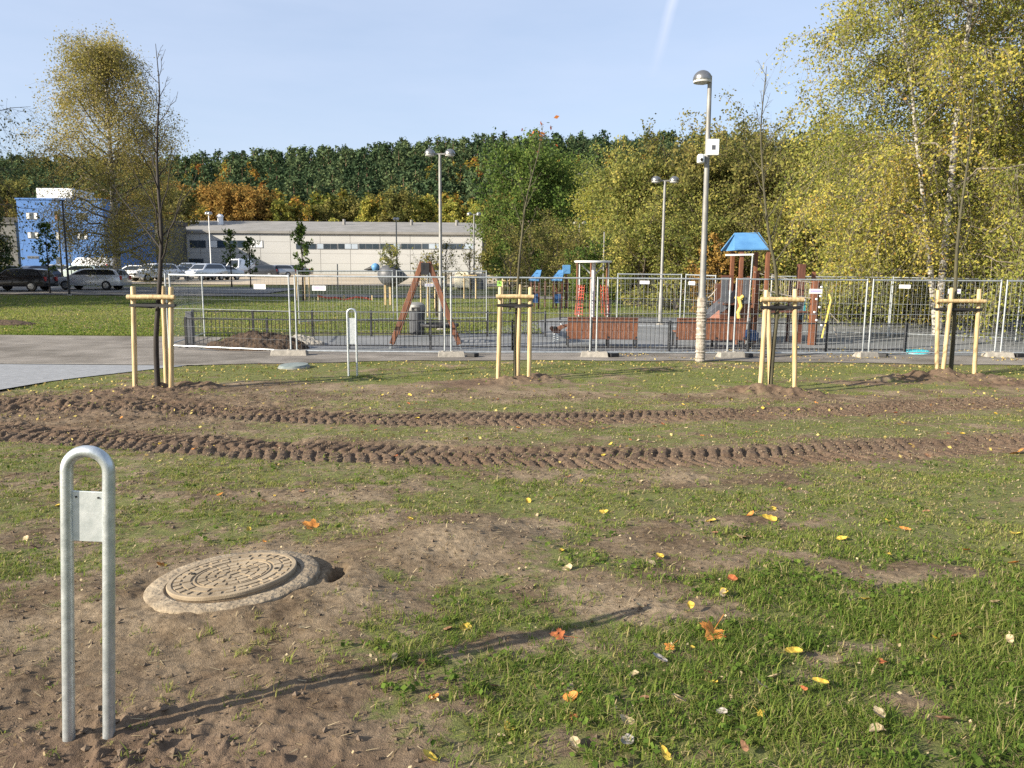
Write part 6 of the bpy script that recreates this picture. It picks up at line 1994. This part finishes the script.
# the uncountable rest: leaf litter along the path, under trees and on the far lawn
N = 3200
x1_ = rng.uniform(-12, 16, size=N); y1_ = y_edge(x1_) - rng.gamma(1.6, 1.1, size=N)
x2_, y2_ = scatter(900, 7, 16)
x3_ = rng.uniform(-34, -7, size=9000); y3_ = 24.2 + rng.gamma(1.3, 5, size=9000)
x4_ = rng.uniform(2, 16, size=2500); y4_ = rng.uniform(18.6, 20.3, size=2500) + (rng.uniform(size=2500) ** 2) * 2
x = np.concatenate([x1_, x2_, x3_, x4_]); y = np.concatenate([y1_, y2_, y3_, y4_])
k = (y < y_edge(x) - .03) | (y > 24) | ((x > 2) & (y > 18.4) & (vnoise(x * 1.2, y * 2, 8) > .55)); x, y = x[k], y[k]
k = (y > 6.5) & (y < 44) & (vnoise(x * .9, y * .9, 15) > .25); x, y = x[k], y[k]
z, _ = ground(x, y)
z = np.where(y > y_edge(x), G(y) + .02, z)
v, f = leaf_quads(rng, np.stack([x, y, z + .014], 1), .048, .7, flat=1.6)
tag(link('leaf_litter', np_mesh('leaf_litter', v, f, LM['litter'], tint=rng.uniform(0, 1, size=len(x)) ** .7)), 'scattered yellow leaf litter along the path edge and on the lawn', 'leaf litter', kind='stuff')
# ------------------------------------------------------------------ light and sky
SUN_EL = R(24.0)
SUN_AZ = math.atan2(-.88, -.475)            # from +Y towards +X
sd = Vector((math.sin(SUN_AZ) * math.cos(SUN_EL), math.cos(SUN_AZ) * math.cos(SUN_EL), math.sin(SUN_EL)))
sl = bpy.data.lights.new('sun', 'SUN'); sl.energy = 5.0; sl.angle = R(.55); sl.color = (1, .90, .75)
so = bpy.data.objects.new('sun', sl); COL.objects.link(so)
so.rotation_euler = sd.to_track_quat('Z', 'Y').to_euler()
w = bpy.data.worlds.new("World"); scene.world = w; w.use_nodes = True
nt = w.node_tree; nt.nodes.clear()
out = nt.nodes.new('ShaderNodeOutputWorld'); bg = nt.nodes.new('ShaderNodeBackground')
sky = nt.nodes.new('ShaderNodeTexSky'); sky.sky_type = 'NISHITA'; sky.sun_disc = False
sky.sun_elevation = SUN_EL; sky.sun_rotation = SUN_AZ
sky.air_density = 1.0; sky.dust_density = 1.6; sky.ozone_density = 2.5; sky.altitude = 100
bg.inputs['Strength'].default_value = SKY_STRENGTH = .088
# thin cirrus veil and one faint contrail, fixed in the sky by direction
tc = nt.nodes.new('ShaderNodeTexCoord')
d0 = ray(672, 0); d1 = ray(655, 68)
nrm = d0.cross(d1).normalized(); mid = (d0 + d1).normalized(); along = (d0 - d1).normalized()


def dotn(v):
    n = nt.nodes.new('ShaderNodeVectorMath'); n.operation = 'DOT_PRODUCT'
    nt.links.new(tc.outputs['Generated'], n.inputs[0]); n.inputs[1].default_value = v
    return n.outputs['Value']


wob = math_('MULTIPLY', math_('SUBTRACT', noise(9, 3), .5), .012)
lat = math_('ABSOLUTE', math_('ADD', dotn(nrm), wob))
al = dotn(along)
m1 = math_('SUBTRACT', 1, math_('DIVIDE', lat, .008), clamp=True)
end = math_('MULTIPLY', math_('ADD', al, .045 - float(mid.dot(along))), 14, clamp=True)
con = math_('MULTIPLY', math_('MULTIPLY', m1, end), .45)
mp = nt.nodes.new('ShaderNodeMapping'); mp.inputs['Scale'].default_value = (1.5, 1.5, 7); mp.inputs['Rotation'].default_value = (.1, .25, 0)
nt.links.new(tc.outputs['Generated'], mp.inputs[0])
cir = math_('MULTIPLY', ramp(noise(1.6, 6, mp.outputs[0]), [(.3, (0, 0, 0)), (.8, (1, 1, 1))]), .28)
tot = math_('ADD', math_('ADD', con, .45), cir, clamp=True)
lp = mix(tot, sky.outputs[0], (3.7, 4.2, 5.3))
nt.links.new(lp, bg.inputs[0]); nt.links.new(bg.outputs[0], out.inputs[0])

vs = scene.view_settings
scene.display_settings.display_device = 'sRGB'
vs.view_transform = 'Standard'; vs.look = 'None'; vs.gamma = 1; vs.use_curve_mapping = False
vs.exposure = 1.18
scene.cycles.max_bounces = 5; scene.cycles.diffuse_bounces = 3; scene.cycles.transparent_max_bounces = 8
scene.cycles.use_denoising = False
